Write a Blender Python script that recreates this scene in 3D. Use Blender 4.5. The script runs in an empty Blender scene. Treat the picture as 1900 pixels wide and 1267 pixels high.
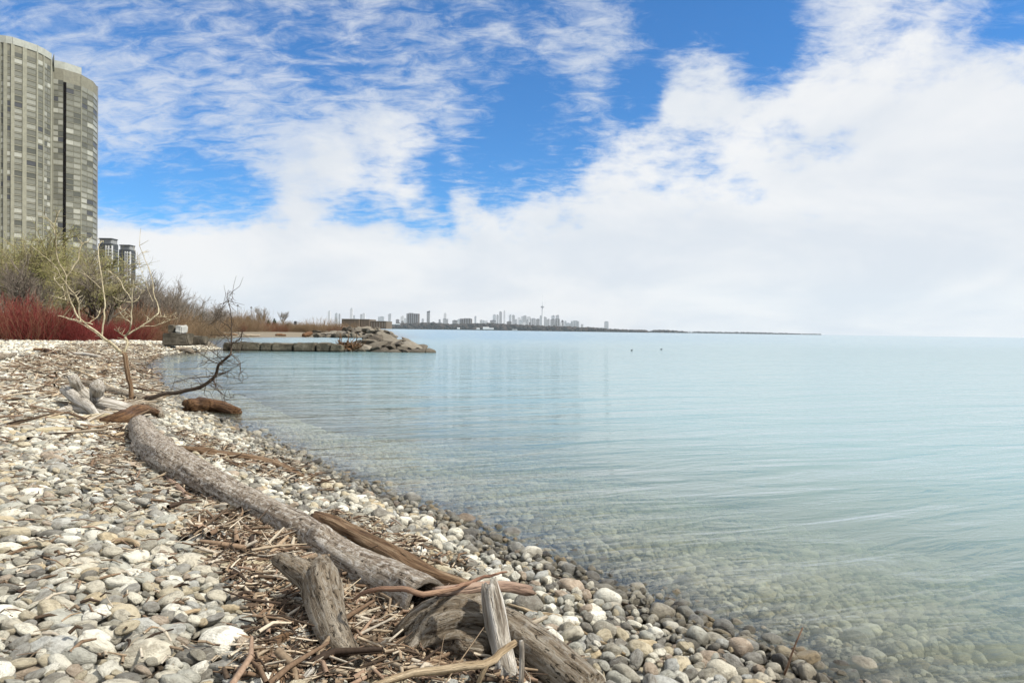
import bpy, bmesh, math, random
import numpy as np
from mathutils import Vector, Matrix, noise as mnoise

random.seed(7)
rng = np.random.default_rng(7)
scene = bpy.context.scene
col = scene.collection
rad = math.radians

# ------------------------------------------------------------------ camera
CAM_H = 2.1
FPX = 1267.0                      # focal length in pixels of the 1900 px wide photograph (24 mm equivalent)
PITCH = rad(-0.93)
ROLL = 0.0143
Fv = Vector((0, math.cos(PITCH), math.sin(PITCH)))
R0 = Vector((1, 0, 0)); U0 = R0.cross(Fv)
Rv = R0 * math.cos(ROLL) + U0 * math.sin(ROLL)
Uv = U0 * math.cos(ROLL) - R0 * math.sin(ROLL)
cam_data = bpy.data.cameras.new("camera")
cam = bpy.data.objects.new("camera", cam_data)
col.objects.link(cam)
cam.matrix_world = Matrix(((Rv.x, Uv.x, -Fv.x, 0), (Rv.y, Uv.y, -Fv.y, 0), (Rv.z, Uv.z, -Fv.z, CAM_H), (0, 0, 0, 1)))
cam_data.sensor_fit = 'HORIZONTAL'; cam_data.sensor_width = 36.0; cam_data.lens = 36.0 * FPX / 1900.0
cam_data.clip_start = 0.05; cam_data.clip_end = 120000.0
scene.camera = cam

def ray(px, py):
    """direction of a photograph pixel, forward component 1"""
    return Fv + Rv * ((px - 950.0) / FPX) + Uv * ((633.5 - py) / FPX)

def at(px, py, d):
    """point on the pixel's ray at horizontal forward distance d"""
    r = ray(px, py)
    return Vector((0, 0, CAM_H)) + r * (d / r.y)

def on_plane(px, py, z=0.0):
    r = ray(px, py)
    t = (z - CAM_H) / r.z
    return Vector((0, 0, CAM_H)) + r * t

# ------------------------------------------------------------------ sky, sun, exposure
SUN_EL, SUN_AZ = rad(47), rad(106)          # azimuth from +Y (the view direction) towards +X (right)
world = bpy.data.worlds.new("World"); scene.world = world; world.use_nodes = True

def build_sky():
    nt = world.node_tree; nt.nodes.clear()
    N = nt.nodes.new; L = nt.links.new
    def math_(op, a, b=None, c=None, clamp=False):
        n = N("ShaderNodeMath"); n.operation = op; n.use_clamp = clamp
        for i, v in enumerate((a, b, c)):
            if v is None: continue
            if isinstance(v, (int, float)): n.inputs[i].default_value = v
            else: L(v, n.inputs[i])
        return n.outputs[0]
    def sstep(v, a, b, lo=0.0, hi=1.0):
        n = N("ShaderNodeMapRange"); n.interpolation_type = 'SMOOTHSTEP'
        L(v, n.inputs[0]); n.inputs[1].default_value = a; n.inputs[2].default_value = b
        n.inputs[3].default_value = lo; n.inputs[4].default_value = hi
        return n.outputs[0]
    def noise(vec, scale, detail, rough, dist=0.0, offs=None, sc=None, rz=0.0):
        if offs or sc or rz:
            m = N("ShaderNodeMapping"); L(vec, m.inputs[0])
            m.inputs[1].default_value = offs or (0, 0, 0); m.inputs[2].default_value = (0, 0, rz); m.inputs[3].default_value = sc or (1, 1, 1)
            vec = m.outputs[0]
        n = N("ShaderNodeTexNoise"); L(vec, n.inputs['Vector'])
        n.inputs['Scale'].default_value = scale; n.inputs['Detail'].default_value = detail
        n.inputs['Roughness'].default_value = rough; n.inputs['Distortion'].default_value = dist
        return n.outputs[0]
    tc = N("ShaderNodeTexCoord"); d = tc.outputs['Generated']
    sp = N("ShaderNodeSeparateXYZ"); L(d, sp.inputs[0])
    zz = math_('MAXIMUM', sp.outputs[2], 0.0)
    den = math_('ADD', zz, 0.30)
    cx = math_('DIVIDE', sp.outputs[0], den); cy = math_('DIVIDE', sp.outputs[1], den)
    cb = N("ShaderNodeCombineXYZ"); L(cx, cb.inputs[0]); L(cy, cb.inputs[1]); P = cb.outputs[0]
    # cover field: where the cloud banks and the blue gaps lie (directions in the sky)
    blobs = [  # px, py, radius px, weight
        (1870, 450, 320, .44), (1500, 470, 270, .38), (1150, 490, 220, .36), (760, 515, 170, .38), (400, 500, 150, .55), (230, 490, 90, .2), (560, 505, 130, .3), (1880, 230, 150, .22), (1650, 280, 170, .16),
        (1300, 155, 85, .60), (570, 325, 95, .50), (690, 275, 105, .46), (775, 375, 38, .42), (1420, 235, 100, .24), (930, 390, 90, .30), (1560, 190, 80, .2), (1740, 170, 110, .16), (1640, 80, 90, .18), (1560, 20, 70, .1),
        (980, 275, 50, .16), (1060, 200, 45, .20), (1400, 330, 100, .12),
        (1330, 45, 140, -.46), (1240, -60, 110, -.2), (1470, 50, 70, -.2), (1440, 130, 50, -.2), (1800, 60, 60, -.14),
        (930, 315, 80, -.44), (345, 365, 110, -.42), (235, 380, 80, -.26), (640, 400, 80, -.22), (790, 335, 55, -.3), (1010, 240, 100, -.34), (860, 420, 40, -.2),
        (930, 165, 90, -.26), (815, 55, 85, -.16), (450, 120, 280, -.22), (640, 160, 160, -.14), (1010, 20, 60, -.24), (1460, 278, 60, -.26), (1550, 268, 45, -.20), (1390, 350, 40, -.26), (1180, 170, 60, -.44), (1880, 30, 60, -.34), (790, 415, 60, -.34), (225, 330, 60, -.12), (480, 390, 70, -.2),
    ]
    veils = [(430, 110, 300, .18), (180, 190, 170, .12), (640, 90, 260, .15), (1090, 70, 120, .24), (1650, 60, 190, .24), (300, 260, 170, .16), (980, 275, 60, .12), (850, 150, 120, .12), (560, 250, 160, .14)]
    def field(items):
        tot = None
        for px, py, r, w in items:
            v = ray(px, py).normalized()
            ang = math.atan(r / FPX) * (1.0 - 0.25 * min(1, abs(px - 950) / 950.0))
            dp = N("ShaderNodeVectorMath"); dp.operation = 'DOT_PRODUCT'; L(d, dp.inputs[0]); dp.inputs[1].default_value = v
            b = sstep(dp.outputs['Value'], math.cos(ang * 1.25), math.cos(ang * .15))
            tot = math_('MULTIPLY_ADD', b, w, 0.0 if tot is None else tot)
        return tot
    cover = field(blobs); vcover = field(veils)
    low = sstep(sp.outputs[2], 0.17, 0.06, 0.0, 0.6)                 # low stratus all round the horizon
    D3 = N("ShaderNodeMapping"); L(d, D3.inputs[0]); D3.inputs[3].default_value = (1, 1, 2.0); D = D3.outputs[0]
    big = noise(D, 2.2, 3, .5, 0.0, (3.1, 7.7, 0))
    mid = noise(D, 7.0, 12, .62, .25, (1.3, .4, 2.2))
    puff = noise(D, 21.0, 9, .62, .2, (7, 1, 0))
    fine = noise(P, 17.0, 9, .66, .5, (0, 4, 0), (.75, 1.5, 1.0), rad(20))
    wisp = noise(P, 3.6, 10, .68, 1.2, (5, 2, 0), (1.0, .45, 1.0), rad(35))
    out_view = sstep(sp.outputs[1], 0.75, 0.45, 0.0, 0.22)            # the rest of the sky: as cloudy as the part in view
    high = sstep(sp.outputs[2], 0.44, 0.60, 0.0, 0.18)  # unseen extra cloud overhead, added to make the water's reflection less blue
    base = math_('ADD', math_('ADD', math_('ADD', math_('ADD', cover, low), out_view), high), 0.10)
    nz = math_('MULTIPLY_ADD', math_('SUBTRACT', big, .5), .30, math_('MULTIPLY', math_('SUBTRACT', mid, .5), 1.35))
    nz = math_('MULTIPLY_ADD', math_('SUBTRACT', puff, .5), .85, nz)
    t = math_('ADD', nz, base)
    thick = sstep(t, 0.08, 0.58)
    t2 = math_('MULTIPLY_ADD', math_('SUBTRACT', fine, .5), 2.0, math_('ADD', base, vcover))
    t2 = math_('MULTIPLY_ADD', math_('SUBTRACT', wisp, .5), .9, t2)
    t2 = math_('MULTIPLY_ADD', nz, .35, t2)
    veil = math_('MULTIPLY', sstep(t2, -.22, .78), .74)
    dens = math_('SUBTRACT', 1.0, math_('MULTIPLY', math_('SUBTRACT', 1.0, thick), math_('SUBTRACT', 1.0, veil)))
    sky = N("ShaderNodeTexSky"); sky.sky_type = 'NISHITA'; sky.sun_disc = False
    sky.sun_elevation = SUN_EL; sky.sun_rotation = SUN_AZ
    sky.altitude = 100; sky.air_density = 1.0; sky.dust_density = 0.15; sky.ozone_density = 4.5
    skyc = N("ShaderNodeMixRGB"); skyc.blend_type = 'MULTIPLY'; skyc.inputs[0].default_value = 1.0
    L(sky.outputs[0], skyc.inputs[1]); skyc.inputs[2].default_value = (.40, 1.10, 1.62, 1)
    shade = noise(P, 1.5, 8, .58, .3, (9, 2, 0))
    cm = N("ShaderNodeMixRGB"); L(sstep(shade, .33, .68), cm.inputs[0])
    cm.inputs[1].default_value = (7.7, 8.2, 8.9, 1); cm.inputs[2].default_value = (9.6, 9.65, 9.75, 1)
    mx = N("ShaderNodeMixRGB"); L(dens, mx.inputs[0]); L(skyc.outputs[0], mx.inputs[1]); L(cm.outputs[0], mx.inputs[2])
    bg = N("ShaderNodeBackground"); L(mx.outputs[0], bg.inputs[0]); bg.inputs[1].default_value = 0.066
    out = N("ShaderNodeOutputWorld"); L(bg.outputs[0], out.inputs[0])
    world.cycles.sampling_method = 'MANUAL'; world.cycles.sample_map_resolution = 512
build_sky()

sun_data = bpy.data.lights.new("sun", 'SUN'); sun_data.energy = 4.0; sun_data.angle = rad(4); sun_data.color = (1.0, .94, .84)
sun = bpy.data.objects.new("sun", sun_data); col.objects.link(sun)
to_sun = Vector((math.sin(SUN_AZ) * math.cos(SUN_EL), math.cos(SUN_AZ) * math.cos(SUN_EL), math.sin(SUN_EL)))
sun.rotation_euler = to_sun.to_track_quat('Z', 'Y').to_euler()
sun.location = to_sun * 60

scene.view_settings.view_transform = 'Standard'; scene.view_settings.look = 'None'
scene.view_settings.gamma = 1.0; scene.view_settings.exposure = 0.55
scene.view_settings.use_curve_mapping = False
scene.render.engine = 'CYCLES'
cyc = scene.cycles
cyc.max_bounces = 8; cyc.diffuse_bounces = 3; cyc.glossy_bounces = 3; cyc.transparent_max_bounces = 16; cyc.volume_bounces = 2
cyc.use_denoising = True; cyc.caustics_reflective = False; cyc.caustics_refractive = False
cyc.sample_clamp_indirect = 6.0

# ------------------------------------------------------------------ helpers
def mesh_np(name, verts, *faces, smooth=False):
    """mesh from a vertex array and any number of (M,k) face arrays"""
    me = bpy.data.meshes.new(name)
    verts = np.asarray(verts, dtype=np.float32).reshape(-1, 3)
    faces = [np.asarray(f, dtype=np.int32) for f in faces if len(f)]
    me.vertices.add(len(verts)); me.vertices.foreach_set("co", verts.ravel())
    loops = np.concatenate([f.ravel() for f in faces]) if faces else np.zeros(0, np.int32)
    tot = np.concatenate([np.full(len(f), f.shape[1], np.int32) for f in faces]) if faces else np.zeros(0, np.int32)
    start = np.concatenate([[0], np.cumsum(tot)[:-1]]).astype(np.int32) if len(tot) else tot
    me.loops.add(len(loops)); me.loops.foreach_set("vertex_index", loops)
    me.polygons.add(len(tot)); me.polygons.foreach_set("loop_start", start)
    if smooth: me.polygons.foreach_set("use_smooth", np.ones(len(tot), dtype=bool))
    me.update(calc_edges=True); me.validate()
    return me

def set_attr(me, name, typ, data):
    a = me.attributes.new(name, typ, 'POINT')
    key = {'FLOAT': 'value', 'INT': 'value', 'FLOAT_VECTOR': 'vector', 'FLOAT_COLOR': 'color'}[typ]
    a.data.foreach_set(key, np.asarray(data).ravel())

def obj(name, me, mat=None, parent=None, loc=None):
    o = bpy.data.objects.new(name, me); col.objects.link(o)
    if mat is not None and me is not None and len(me.materials) == 0: me.materials.append(mat)
    if parent is not None: o.parent = parent
    if loc is not None: o.location = loc
    return o

def empty(name, loc=(0, 0, 0)):
    o = bpy.data.objects.new(name, None); col.objects.link(o); o.location = loc; o.empty_display_size = .2
    return o

def tag(o, label=None, cat=None, group=None, kind=None):
    if label: o["label"] = label
    if cat: o["category"] = cat
    if group: o["group"] = group
    if kind: o["kind"] = kind
    return o

BOXF = np.array([(0, 3, 2, 1), (4, 5, 6, 7), (0, 1, 5, 4), (1, 2, 6, 5), (2, 3, 7, 6), (3, 0, 4, 7)])
class MB:
    """collects boxes and prisms into one mesh"""
    def __init__(s): s.v = []; s.f = []; s.n = 0
    def add(s, v, f):
        v = np.asarray(v, float).reshape(-1, 3); s.v.append(v); s.f += [tuple(int(i) + s.n for i in q) for q in f]; s.n += len(v)
    def box(s, c, size, rz=0.0):
        x, y, z = [k / 2 for k in size]
        v = np.array([(-x, -y, -z), (x, -y, -z), (x, y, -z), (-x, y, -z), (-x, -y, z), (x, -y, z), (x, y, z), (-x, y, z)])
        if rz:
            c_, s_ = math.cos(rz), math.sin(rz); v = v @ np.array([(c_, s_, 0), (-s_, c_, 0), (0, 0, 1)])
        s.add(v + np.array(c), BOXF)
    def prism(s, poly, z0, z1):
        n = len(poly); v = [(p[0], p[1], z0) for p in poly] + [(p[0], p[1], z1) for p in poly]
        s.add(v, [tuple(range(n - 1, -1, -1)), tuple(range(n, 2 * n))] + [(i, (i + 1) % n, n + (i + 1) % n, n + i) for i in range(n)])
    def lathe(s, prof, k=16):
        v = [(r * math.cos(2 * math.pi * j / k), r * math.sin(2 * math.pi * j / k), z) for r, z in prof for j in range(k)]
        f = [(i * k + j, i * k + (j + 1) % k, (i + 1) * k + (j + 1) % k, (i + 1) * k + j) for i in range(len(prof) - 1) for j in range(k)]
        s.add(v, f)
    def build(s, name, mat, parent=None, loc=None, smooth=False):
        me = bpy.data.meshes.new(name); me.from_pydata([tuple(p) for p in np.concatenate(s.v)], [], s.f)
        if smooth: me.polygons.foreach_set("use_smooth", np.ones(len(me.polygons), dtype=bool))
        return obj(name, me, mat, parent, loc)

def sticks(p0, p1, r0, r1, k=4):
    """open prisms between point arrays, vectorised: verts, faces"""
    p0 = np.asarray(p0, float); p1 = np.asarray(p1, float); n = len(p0)
    d = p1 - p0; d /= np.linalg.norm(d, axis=1, keepdims=True) + 1e-9
    a = np.where(np.abs(d[:, 2:3]) < .9, np.array([[0, 0, 1.]]), np.array([[1., 0, 0]]))
    u = np.cross(d, a); u /= np.linalg.norm(u, axis=1, keepdims=True) + 1e-9
    w = np.cross(d, u)
    th = np.arange(k) * 2 * math.pi / k
    ring = u[:, None, :] * np.cos(th)[None, :, None] + w[:, None, :] * np.sin(th)[None, :, None]
    v = np.stack([p0[:, None] + ring * np.asarray(r0, float).reshape(-1, 1, 1), p1[:, None] + ring * np.asarray(r1, float).reshape(-1, 1, 1)], 1)
    base = (np.arange(n) * 2 * k)[:, None]; j = np.arange(k); jn = (j + 1) % k
    f = np.stack([base + j, base + jn, base + k + jn, base + k + j], -1).reshape(-1, 4)
    return v.reshape(-1, 3), f

# material helper ------------------------------------------------------
class M:
    """small wrapper to write node materials"""
    def __init__(s, name):
        s.m = bpy.data.materials.new(name); s.m.use_nodes = True; s.t = s.m.node_tree; s.t.nodes.clear()
        s.out = s.n("ShaderNodeOutputMaterial")
    def n(s, typ, **kw):
        n = s.t.nodes.new(typ)
        for k, v in kw.items(): setattr(n, k, v)
        return n
    def l(s, a, b): s.t.links.new(a, b)
    def put(s, v, sock):
        if v is None: return
        if hasattr(v, 'is_output'): s.l(v, sock)
        else:
            if isinstance(v, tuple) and len(v) == 3 and sock.type == 'RGBA': v = v + (1,)
            sock.default_value = v
    def math(s, op, a, b=None, c=None, clamp=False):
        n = s.n("ShaderNodeMath", operation=op, use_clamp=clamp)
        for i, v in enumerate((a, b, c)): s.put(v, n.inputs[i])
        return n.outputs[0]
    def step(s, v, a, b, lo=0., hi=1.):
        n = s.n("ShaderNodeMapRange", interpolation_type='SMOOTHSTEP'); s.put(v, n.inputs[0])
        for i, q in enumerate((a, b, lo, hi)): n.inputs[i + 1].default_value = q
        return n.outputs[0]
    def mapv(s, vec, sc=(1, 1, 1), loc=(0, 0, 0), rz=0.):
        n = s.n("ShaderNodeMapping"); s.l(vec, n.inputs[0]); n.inputs[1].default_value = loc; n.inputs[2].default_value = (0, 0, rz); n.inputs[3].default_value = sc
        return n.outputs[0]
    def noise(s, vec, scale, detail=4, rough=.55, dist=0., col=False):
        n = s.n("ShaderNodeTexNoise"); s.put(vec, n.inputs['Vector'])
        n.inputs['Scale'].default_value = scale; n.inputs['Detail'].default_value = detail; n.inputs['Roughness'].default_value = rough; n.inputs['Distortion'].default_value = dist
        return n.outputs[1 if col else 0]
    def ramp(s, v, stops, mode='LINEAR'):
        n = s.n("ShaderNodeValToRGB"); s.put(v, n.inputs[0]); cr = n.color_ramp; cr.interpolation = mode
        while len(cr.elements) < len(stops): cr.elements.new(.5)
        for e, (p, c) in zip(cr.elements, stops): e.position = p; e.color = tuple(c) + (1,)
        return n.outputs[0]
    def mix(s, f, a, b, mode='MIX'):
        n = s.n("ShaderNodeMixRGB", blend_type=mode); s.put(f, n.inputs[0]); s.put(a, n.inputs[1]); s.put(b, n.inputs[2])
        return n.outputs[0]
    def bump(s, h, strength=.5, dist=.01, normal=None):
        n = s.n("ShaderNodeBump"); n.inputs['Strength'].default_value = strength; n.inputs['Distance'].default_value = dist
        s.l(h, n.inputs['Height'])
        if normal: s.l(normal, n.inputs['Normal'])
        return n.outputs[0]
    def attr(s, name): return s.n("ShaderNodeAttribute", attribute_name=name)
    def pos(s): return s.n("ShaderNodeNewGeometry").outputs['Position']
    def objc(s): return s.n("ShaderNodeTexCoord").outputs['Object']
    def rand(s): return s.n("ShaderNodeObjectInfo").outputs['Random']
    def bsdf(s, color, rough=.8, normal=None, spec=.3, metal=0.):
        b = s.n("ShaderNodeBsdfPrincipled"); s.put(color, b.inputs['Base Color']); s.put(rough, b.inputs['Roughness'])
        s.put(spec, b.inputs['Specular IOR Level']); s.put(metal, b.inputs['Metallic'])
        if normal: s.l(normal, b.inputs['Normal'])
        s.l(b.outputs[0], s.out.inputs[0]); return s.m

# ------------------------------------------------------------------ terrain
shore_px = [(1547, 1263), (1510, 1250), (1455, 1218), (1363, 1179), (1263, 1147), (1216, 1121), (1126, 1082), (1040, 1050), (954, 1018), (837, 967), (740, 930),
            (640, 890), (579, 861), (513, 828), (442, 797), (400, 775), (359, 749), (338, 734), (308, 716), (278, 694), (262, 680), (268, 669), (313, 660), (361, 655), (424, 649)]
shore = [on_plane(*p).to_2d() for p in shore_px]
d0 = (shore[0] - shore[6]).normalized()
pre = [shore[0] + d0 * 90 + Vector((0, -20)), shore[0] + d0 * 25, shore[0] + d0 * 6]
back = [on_plane(*p).to_2d() for p in ((398, 634), (376, 627.3), (450, 626.3), (560, 625.5), (640, 625.5), (672, 626.5), (712, 627), (731, 625.5))]
far = [at(724, 600, 260).to_2d(), at(718, 600, 600).to_2d(), at(722, 600, 1000).to_2d(), at(640, 600, 2500).to_2d(), Vector((-9000, 6000)), Vector((-9000, -300)), Vector((pre[0].x, -300))]
LAND = np.array([tuple(p) for p in pre + shore + back + far])
SEGA = LAND; SEGB = np.roll(LAND, -1, axis=0)

def shore_dist(x, y):
    """signed distance to the waterline, + inland"""
    x = np.asarray(x, float); y = np.asarray(y, float); sh = x.shape; x = x.ravel(); y = y.ravel()
    best = np.full(x.shape, 1e18); inside = np.zeros(x.shape, bool)
    for (ax, ay), (bx, by) in zip(SEGA, SEGB):
        dx, dy = bx - ax, by - ay
        t = np.clip(((x - ax) * dx + (y - ay) * dy) / (dx * dx + dy * dy + 1e-12), 0, 1)
        best = np.minimum(best, (x - ax - t * dx) ** 2 + (y - ay - t * dy) ** 2)
        if dy != 0:
            c = ((ay > y) != (by > y)) & (x < (bx - ax) * (y - ay) / (by - ay) + ax); inside ^= c
    return (np.where(inside, 1, -1) * np.sqrt(best)).reshape(sh)

def sm(x, a, b):
    t = np.clip((x - a) / (b - a), 0, 1); return t * t * (3 - 2 * t)

def terr(x, y, s=None):
    s = shore_dist(x, y) if s is None else s
    lump = .035 * np.sin(np.asarray(x) * 1.1 + 1.7 * np.sin(np.asarray(y) * .43)) * np.sin(np.asarray(y) * .9 + .6) * sm(s, .3, 2.5)
    up = .9 * (1 - np.exp(-np.maximum(s, 0) / 5.0)) + .75 * sm(s, 14, 50) + lump
    dn = -(3.2 * (1 - np.exp(-np.maximum(-s, 0) * .16 / 3.2)))
    return np.where(s > 0, up, dn) - .06 * np.exp(-(s / 2.5) ** 2)      # the stones, not the bed, meet the water at s = 0

def ground_z(x, y): return float(terr(np.array([x]), np.array([y]))[0])

def on_ground(px, py, h=0.0):
    """where the pixel's ray meets the ground lifted by h"""
    r = ray(px, py); o = Vector((0, 0, CAM_H))
    ts = np.concatenate([np.linspace(1.2, 30, 700), np.linspace(30.1, 260, 900)]) / r.y
    P = np.array(o)[None] + ts[:, None] * np.array(r)[None]
    dz = P[:, 2] - terr(P[:, 0], P[:, 1]) - h
    i = int(np.argmax(dz < 0)) if (dz < 0).any() else len(ts) - 1
    if i > 0:
        a, b = dz[i - 1], dz[i]; t = ts[i - 1] + (ts[i] - ts[i - 1]) * a / (a - b + 1e-12)
    else: t = ts[0]
    return o + r * float(t)

def graded(lo, hi, step, grow, ends):
    a = list(np.arange(lo, hi + 1e-6, step)); s = step
    while a[-1] < ends[1]: s *= grow; a.append(a[-1] + s)
    s = step
    while a[0] > ends[0]: s *= grow; a.insert(0, a[0] - s)
    return np.array(a)

def grid_mesh(name, xs, ys, zf):
    X, Y = np.meshgrid(xs, ys); Z = zf(X, Y); nx, ny = len(xs), len(ys)
    v = np.stack([X, Y, Z], -1).reshape(-1, 3)
    i = (np.arange(ny - 1)[:, None] * nx + np.arange(nx - 1)[None]).ravel()
    f = np.stack([i, i + 1, i + nx + 1, i + nx], -1)
    return mesh_np(name, v, f, smooth=True), v

m = M("beach_ground"); p = m.pos()
n1 = m.noise(p, 55, 5, .7); n2 = m.noise(p, .35, 5, .6); n3 = m.noise(p, 9, 4, .6)
c = m.ramp(n1, [(.3, (.035, .026, .018)), (.5, (.10, .078, .055)), (.7, (.24, .21, .165))])
c2 = m.ramp(n3, [(.3, (.12, .098, .066)), (.55, (.22, .187, .135)), (.75, (.31, .275, .215))])
sx = m.n("ShaderNodeSeparateXYZ"); m.l(p, sx.inputs[0])
farf = m.step(sx.outputs[1], 16, 45)
cc = m.mix(farf, c, c2)
grass = m.ramp(m.noise(p, .9, 6, .7), [(.3, (.10, .085, .045)), (.6, (.20, .16, .085)), (.8, (.16, .17, .07))])
cc = m.mix(m.math('MULTIPLY', m.step(sx.outputs[2], .95, 1.25), m.step(n2, .3, .55, .5, 1.)), cc, grass)
wet = m.step(sx.outputs[2], .0, .05, .55, 1.)
cc = m.mix(1.0, cc, wet, 'MULTIPLY')
MAT_GROUND = m.bsdf(cc, .9, m.bump(n1, .8, .03))

gx = graded(-16, 8, .25, 1.16, (-30000, 30000)); gy = graded(-3, 22, .25, 1.10, (-400, 40000))
me, _ = grid_mesh("ground", gx, gy, lambda X, Y: terr(X, Y) - .02)
ground = tag(obj("ground", me, MAT_GROUND), kind="structure")

# water: one sheet; its body clouds with the depth of the column under it
m = M("lake_water"); p = m.pos()
dep = m.attr("depth").outputs['Fac']
q = m.mapv(p, (1, 1, 1), (0, 0, 0), rad(-20))
w1 = m.noise(m.mapv(q, (.24, .95, 1)), 1.0, 3, .5, .8)
w2 = m.noise(m.mapv(q, (1.0, 3.4, 1), (3, 1, 0)), 1.0, 4, .55, .9)
w3 = m.noise(m.mapv(q, (6, 15, 1), (7, 2, 0)), 1.0, 2, .5, .2)
w0 = m.noise(m.mapv(q, (.05, .30, 1), (1, 1, 0)), 1.0, 3, .5, .3)
h = m.math('MULTIPLY_ADD', w1, .13, m.math('MULTIPLY_ADD', w2, .036, m.math('MULTIPLY', w3, .005)))
h = m.math('MULTIPLY_ADD', w0, .30, h)
bn = m.n("ShaderNodeBump"); bn.inputs['Strength'].default_value = .8; bn.inputs['Distance'].default_value = 1.0; m.l(h, bn.inputs['Height'])
nrm = bn.outputs[0]
fr = m.n("ShaderNodeFresnel"); fr.inputs[0].default_value = 1.333; m.l(nrm, fr.inputs[1])
gl = m.n("ShaderNodeBsdfGlossy"); spz = m.n('ShaderNodeSeparateXYZ'); m.l(p, spz.inputs[0]); m.l(m.step(spz.outputs[1], 15, 220, .05, .26), gl.inputs['Roughness']); gl.inputs['Color'].default_value = (.96, .98, 1, 1); m.l(nrm, gl.inputs['Normal'])
tr = m.n("ShaderNodeBsdfTransparent")
dm = m.math('MULTIPLY', dep, 1.0)
tint = m.ramp(m.math('MULTIPLY', dep, .8, clamp=True), [(0, (1, 1, 1)), (.06, (.95, .97, .95)), (.5, (.82, .90, .80)), (1, (.62, .82, .75))]); m.l(tint, tr.inputs[0])
body = m.n("ShaderNodeBsdfDiffuse"); m.l(m.ramp(m.math('MULTIPLY', dep, .8, clamp=True), [(0, (.235, .23, .155)), (.35, (.22, .295, .262)), (.9, (.20, .325, .335))]), body.inputs[0])
turb = m.math('SUBTRACT', 1.0, m.math('POWER', 2.718, m.math('MULTIPLY', dep, -1.9)))
ms = m.n("ShaderNodeMixShader"); m.l(turb, ms.inputs[0]); m.l(tr.outputs[0], ms.inputs[1]); m.l(body.outputs[0], ms.inputs[2])
mf = m.n("ShaderNodeMixShader"); m.l(m.math('MINIMUM', fr.outputs[0], .70), mf.inputs[0]); m.l(ms.outputs[0], mf.inputs[1]); m.l(gl.outputs[0], mf.inputs[2])
m.l(mf.outputs[0], m.out.inputs[0]); MAT_WATER = m.m
wx = graded(-14, 14, .3, 1.16, (-26000, 30000)); wy = graded(2, 22, .3, 1.10, (-350, 60000))
me, v = grid_mesh("lake", wx, wy, lambda X, Y: X * 0)
set_attr(me, "depth", 'FLOAT', np.maximum(0, -(terr(v[:, 0], v[:, 1]))).astype(np.float32))
tag(obj("lake_water", me, MAT_WATER), kind="structure")
# ------------------------------------------------------------------ beach stones
def stone_mesh(seed, level=3, angular=.5):
    bm = bmesh.new(); bmesh.ops.create_icosphere(bm, subdivisions=level, radius=1.0)
    r = random.Random(seed); v = np.array([x.co[:] for x in bm.verts])
    off = Vector((r.uniform(-50, 50), r.uniform(-50, 50), r.uniform(-50, 50)))
    pw = r.uniform(1.9, 2.7)                                    # super-ellipsoid: boxy or round
    v = v / (np.sum(np.abs(v) ** pw, 1, keepdims=True) ** (1 / pw))
    for _ in range(r.randint(3, 7)):                            # worn flat facets
        n = np.array([r.gauss(0, 1), r.gauss(0, 1), r.gauss(0, 1)]); n /= np.linalg.norm(n); dcut = r.uniform(.62, .9)
        ex = v @ n - dcut; v = v - np.outer(np.maximum(ex, 0) * angular * 1.6 * .8, n)
    dn = np.array([mnoise.noise(Vector(q) * 1.25 + off) * .20 + mnoise.noise(Vector(q) * 3.1 + off) * .055 + mnoise.noise(Vector(q) * 7 + off) * .018 for q in v])
    v = v * (1 + dn[:, None])
    v /= np.abs(v).max(0)
    for b, q in zip(bm.verts, v): b.co = q
    for f in bm.faces: f.smooth = True
    me = bpy.data.meshes.new("stone"); bm.to_mesh(me); bm.free(); return me

m = M("beach_stone"); oc = m.objc(); rnd = m.rand(); p = m.pos()
base = m.ramp(rnd, [(0, (.30, .285, .25)), (.10, (.46, .435, .38)), (.20, (.37, .37, .345)), (.30, (.60, .58, .52)), (.40, (.43, .385, .30)), (.48, (.28, .275, .265)), (.56, (.52, .51, .47)),
                    (.64, (.40, .405, .40)), (.71, (.20, .19, .175)), (.78, (.66, .645, .60)), (.86, (.46, .39, .28)), (.91, (.14, .135, .13)), (.95, (.36, .30, .25)), (1, (.55, .53, .48))], 'CONSTANT')
# offset the pattern by the random so that no two stones match
vv = m.n("ShaderNodeVectorMath", operation='ADD'); m.l(oc, vv.inputs[0])
cbn = m.n("ShaderNodeCombineXYZ"); m.l(m.math('MULTIPLY', rnd, 97.), cbn.inputs[0]); m.l(m.math('MULTIPLY', rnd, 31.), cbn.inputs[1]); m.l(cbn.outputs[0], vv.inputs[1])
nv = vv.outputs[0]
mott = m.noise(nv, 1.7, 6, .65, .3); speck = m.noise(nv, 11, 3, .7); vein = m.noise(m.mapv(nv, (1, 1, 5)), 1.3, 5, .6, .8)
c = m.mix(m.step(mott, .32, .7, .0, .45), base, m.mix(.5, base, (.62, .60, .53)))
c = m.mix(m.step(mott, .55, .30, 0., .6), c, (.20, .18, .15))
c = m.mix(m.step(speck, .60, .72, 0., .6), c, (.13, .12, .10))
c = m.mix(m.step(vein, .60, .64, 0., .25), c, (.65, .63, .58))
sx = m.n("ShaderNodeSeparateXYZ"); m.l(p, sx.inputs[0])
wz = m.math('MULTIPLY_ADD', m.math('SUBTRACT', m.noise(p, 1.3, 3), .5), .09, sx.outputs[2])
wetf = m.math('MULTIPLY', m.step(wz, .135, .05), m.step(sx.outputs[2], -.10, -.015, .25, 1.))
c = m.mix(m.math('MULTIPLY', wetf, .72), c, m.mix(1., c, (.36, .34, .31), 'MULTIPLY'))
under = m.step(sx.outputs[2], 0.0, -.25)
c = m.mix(m.math('MULTIPLY', under, .42), c, (.56, .53, .37))
c = m.mix(m.step(sx.outputs[2], .30, .75, 0., .10), c, (.62, .60, .54))
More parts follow.
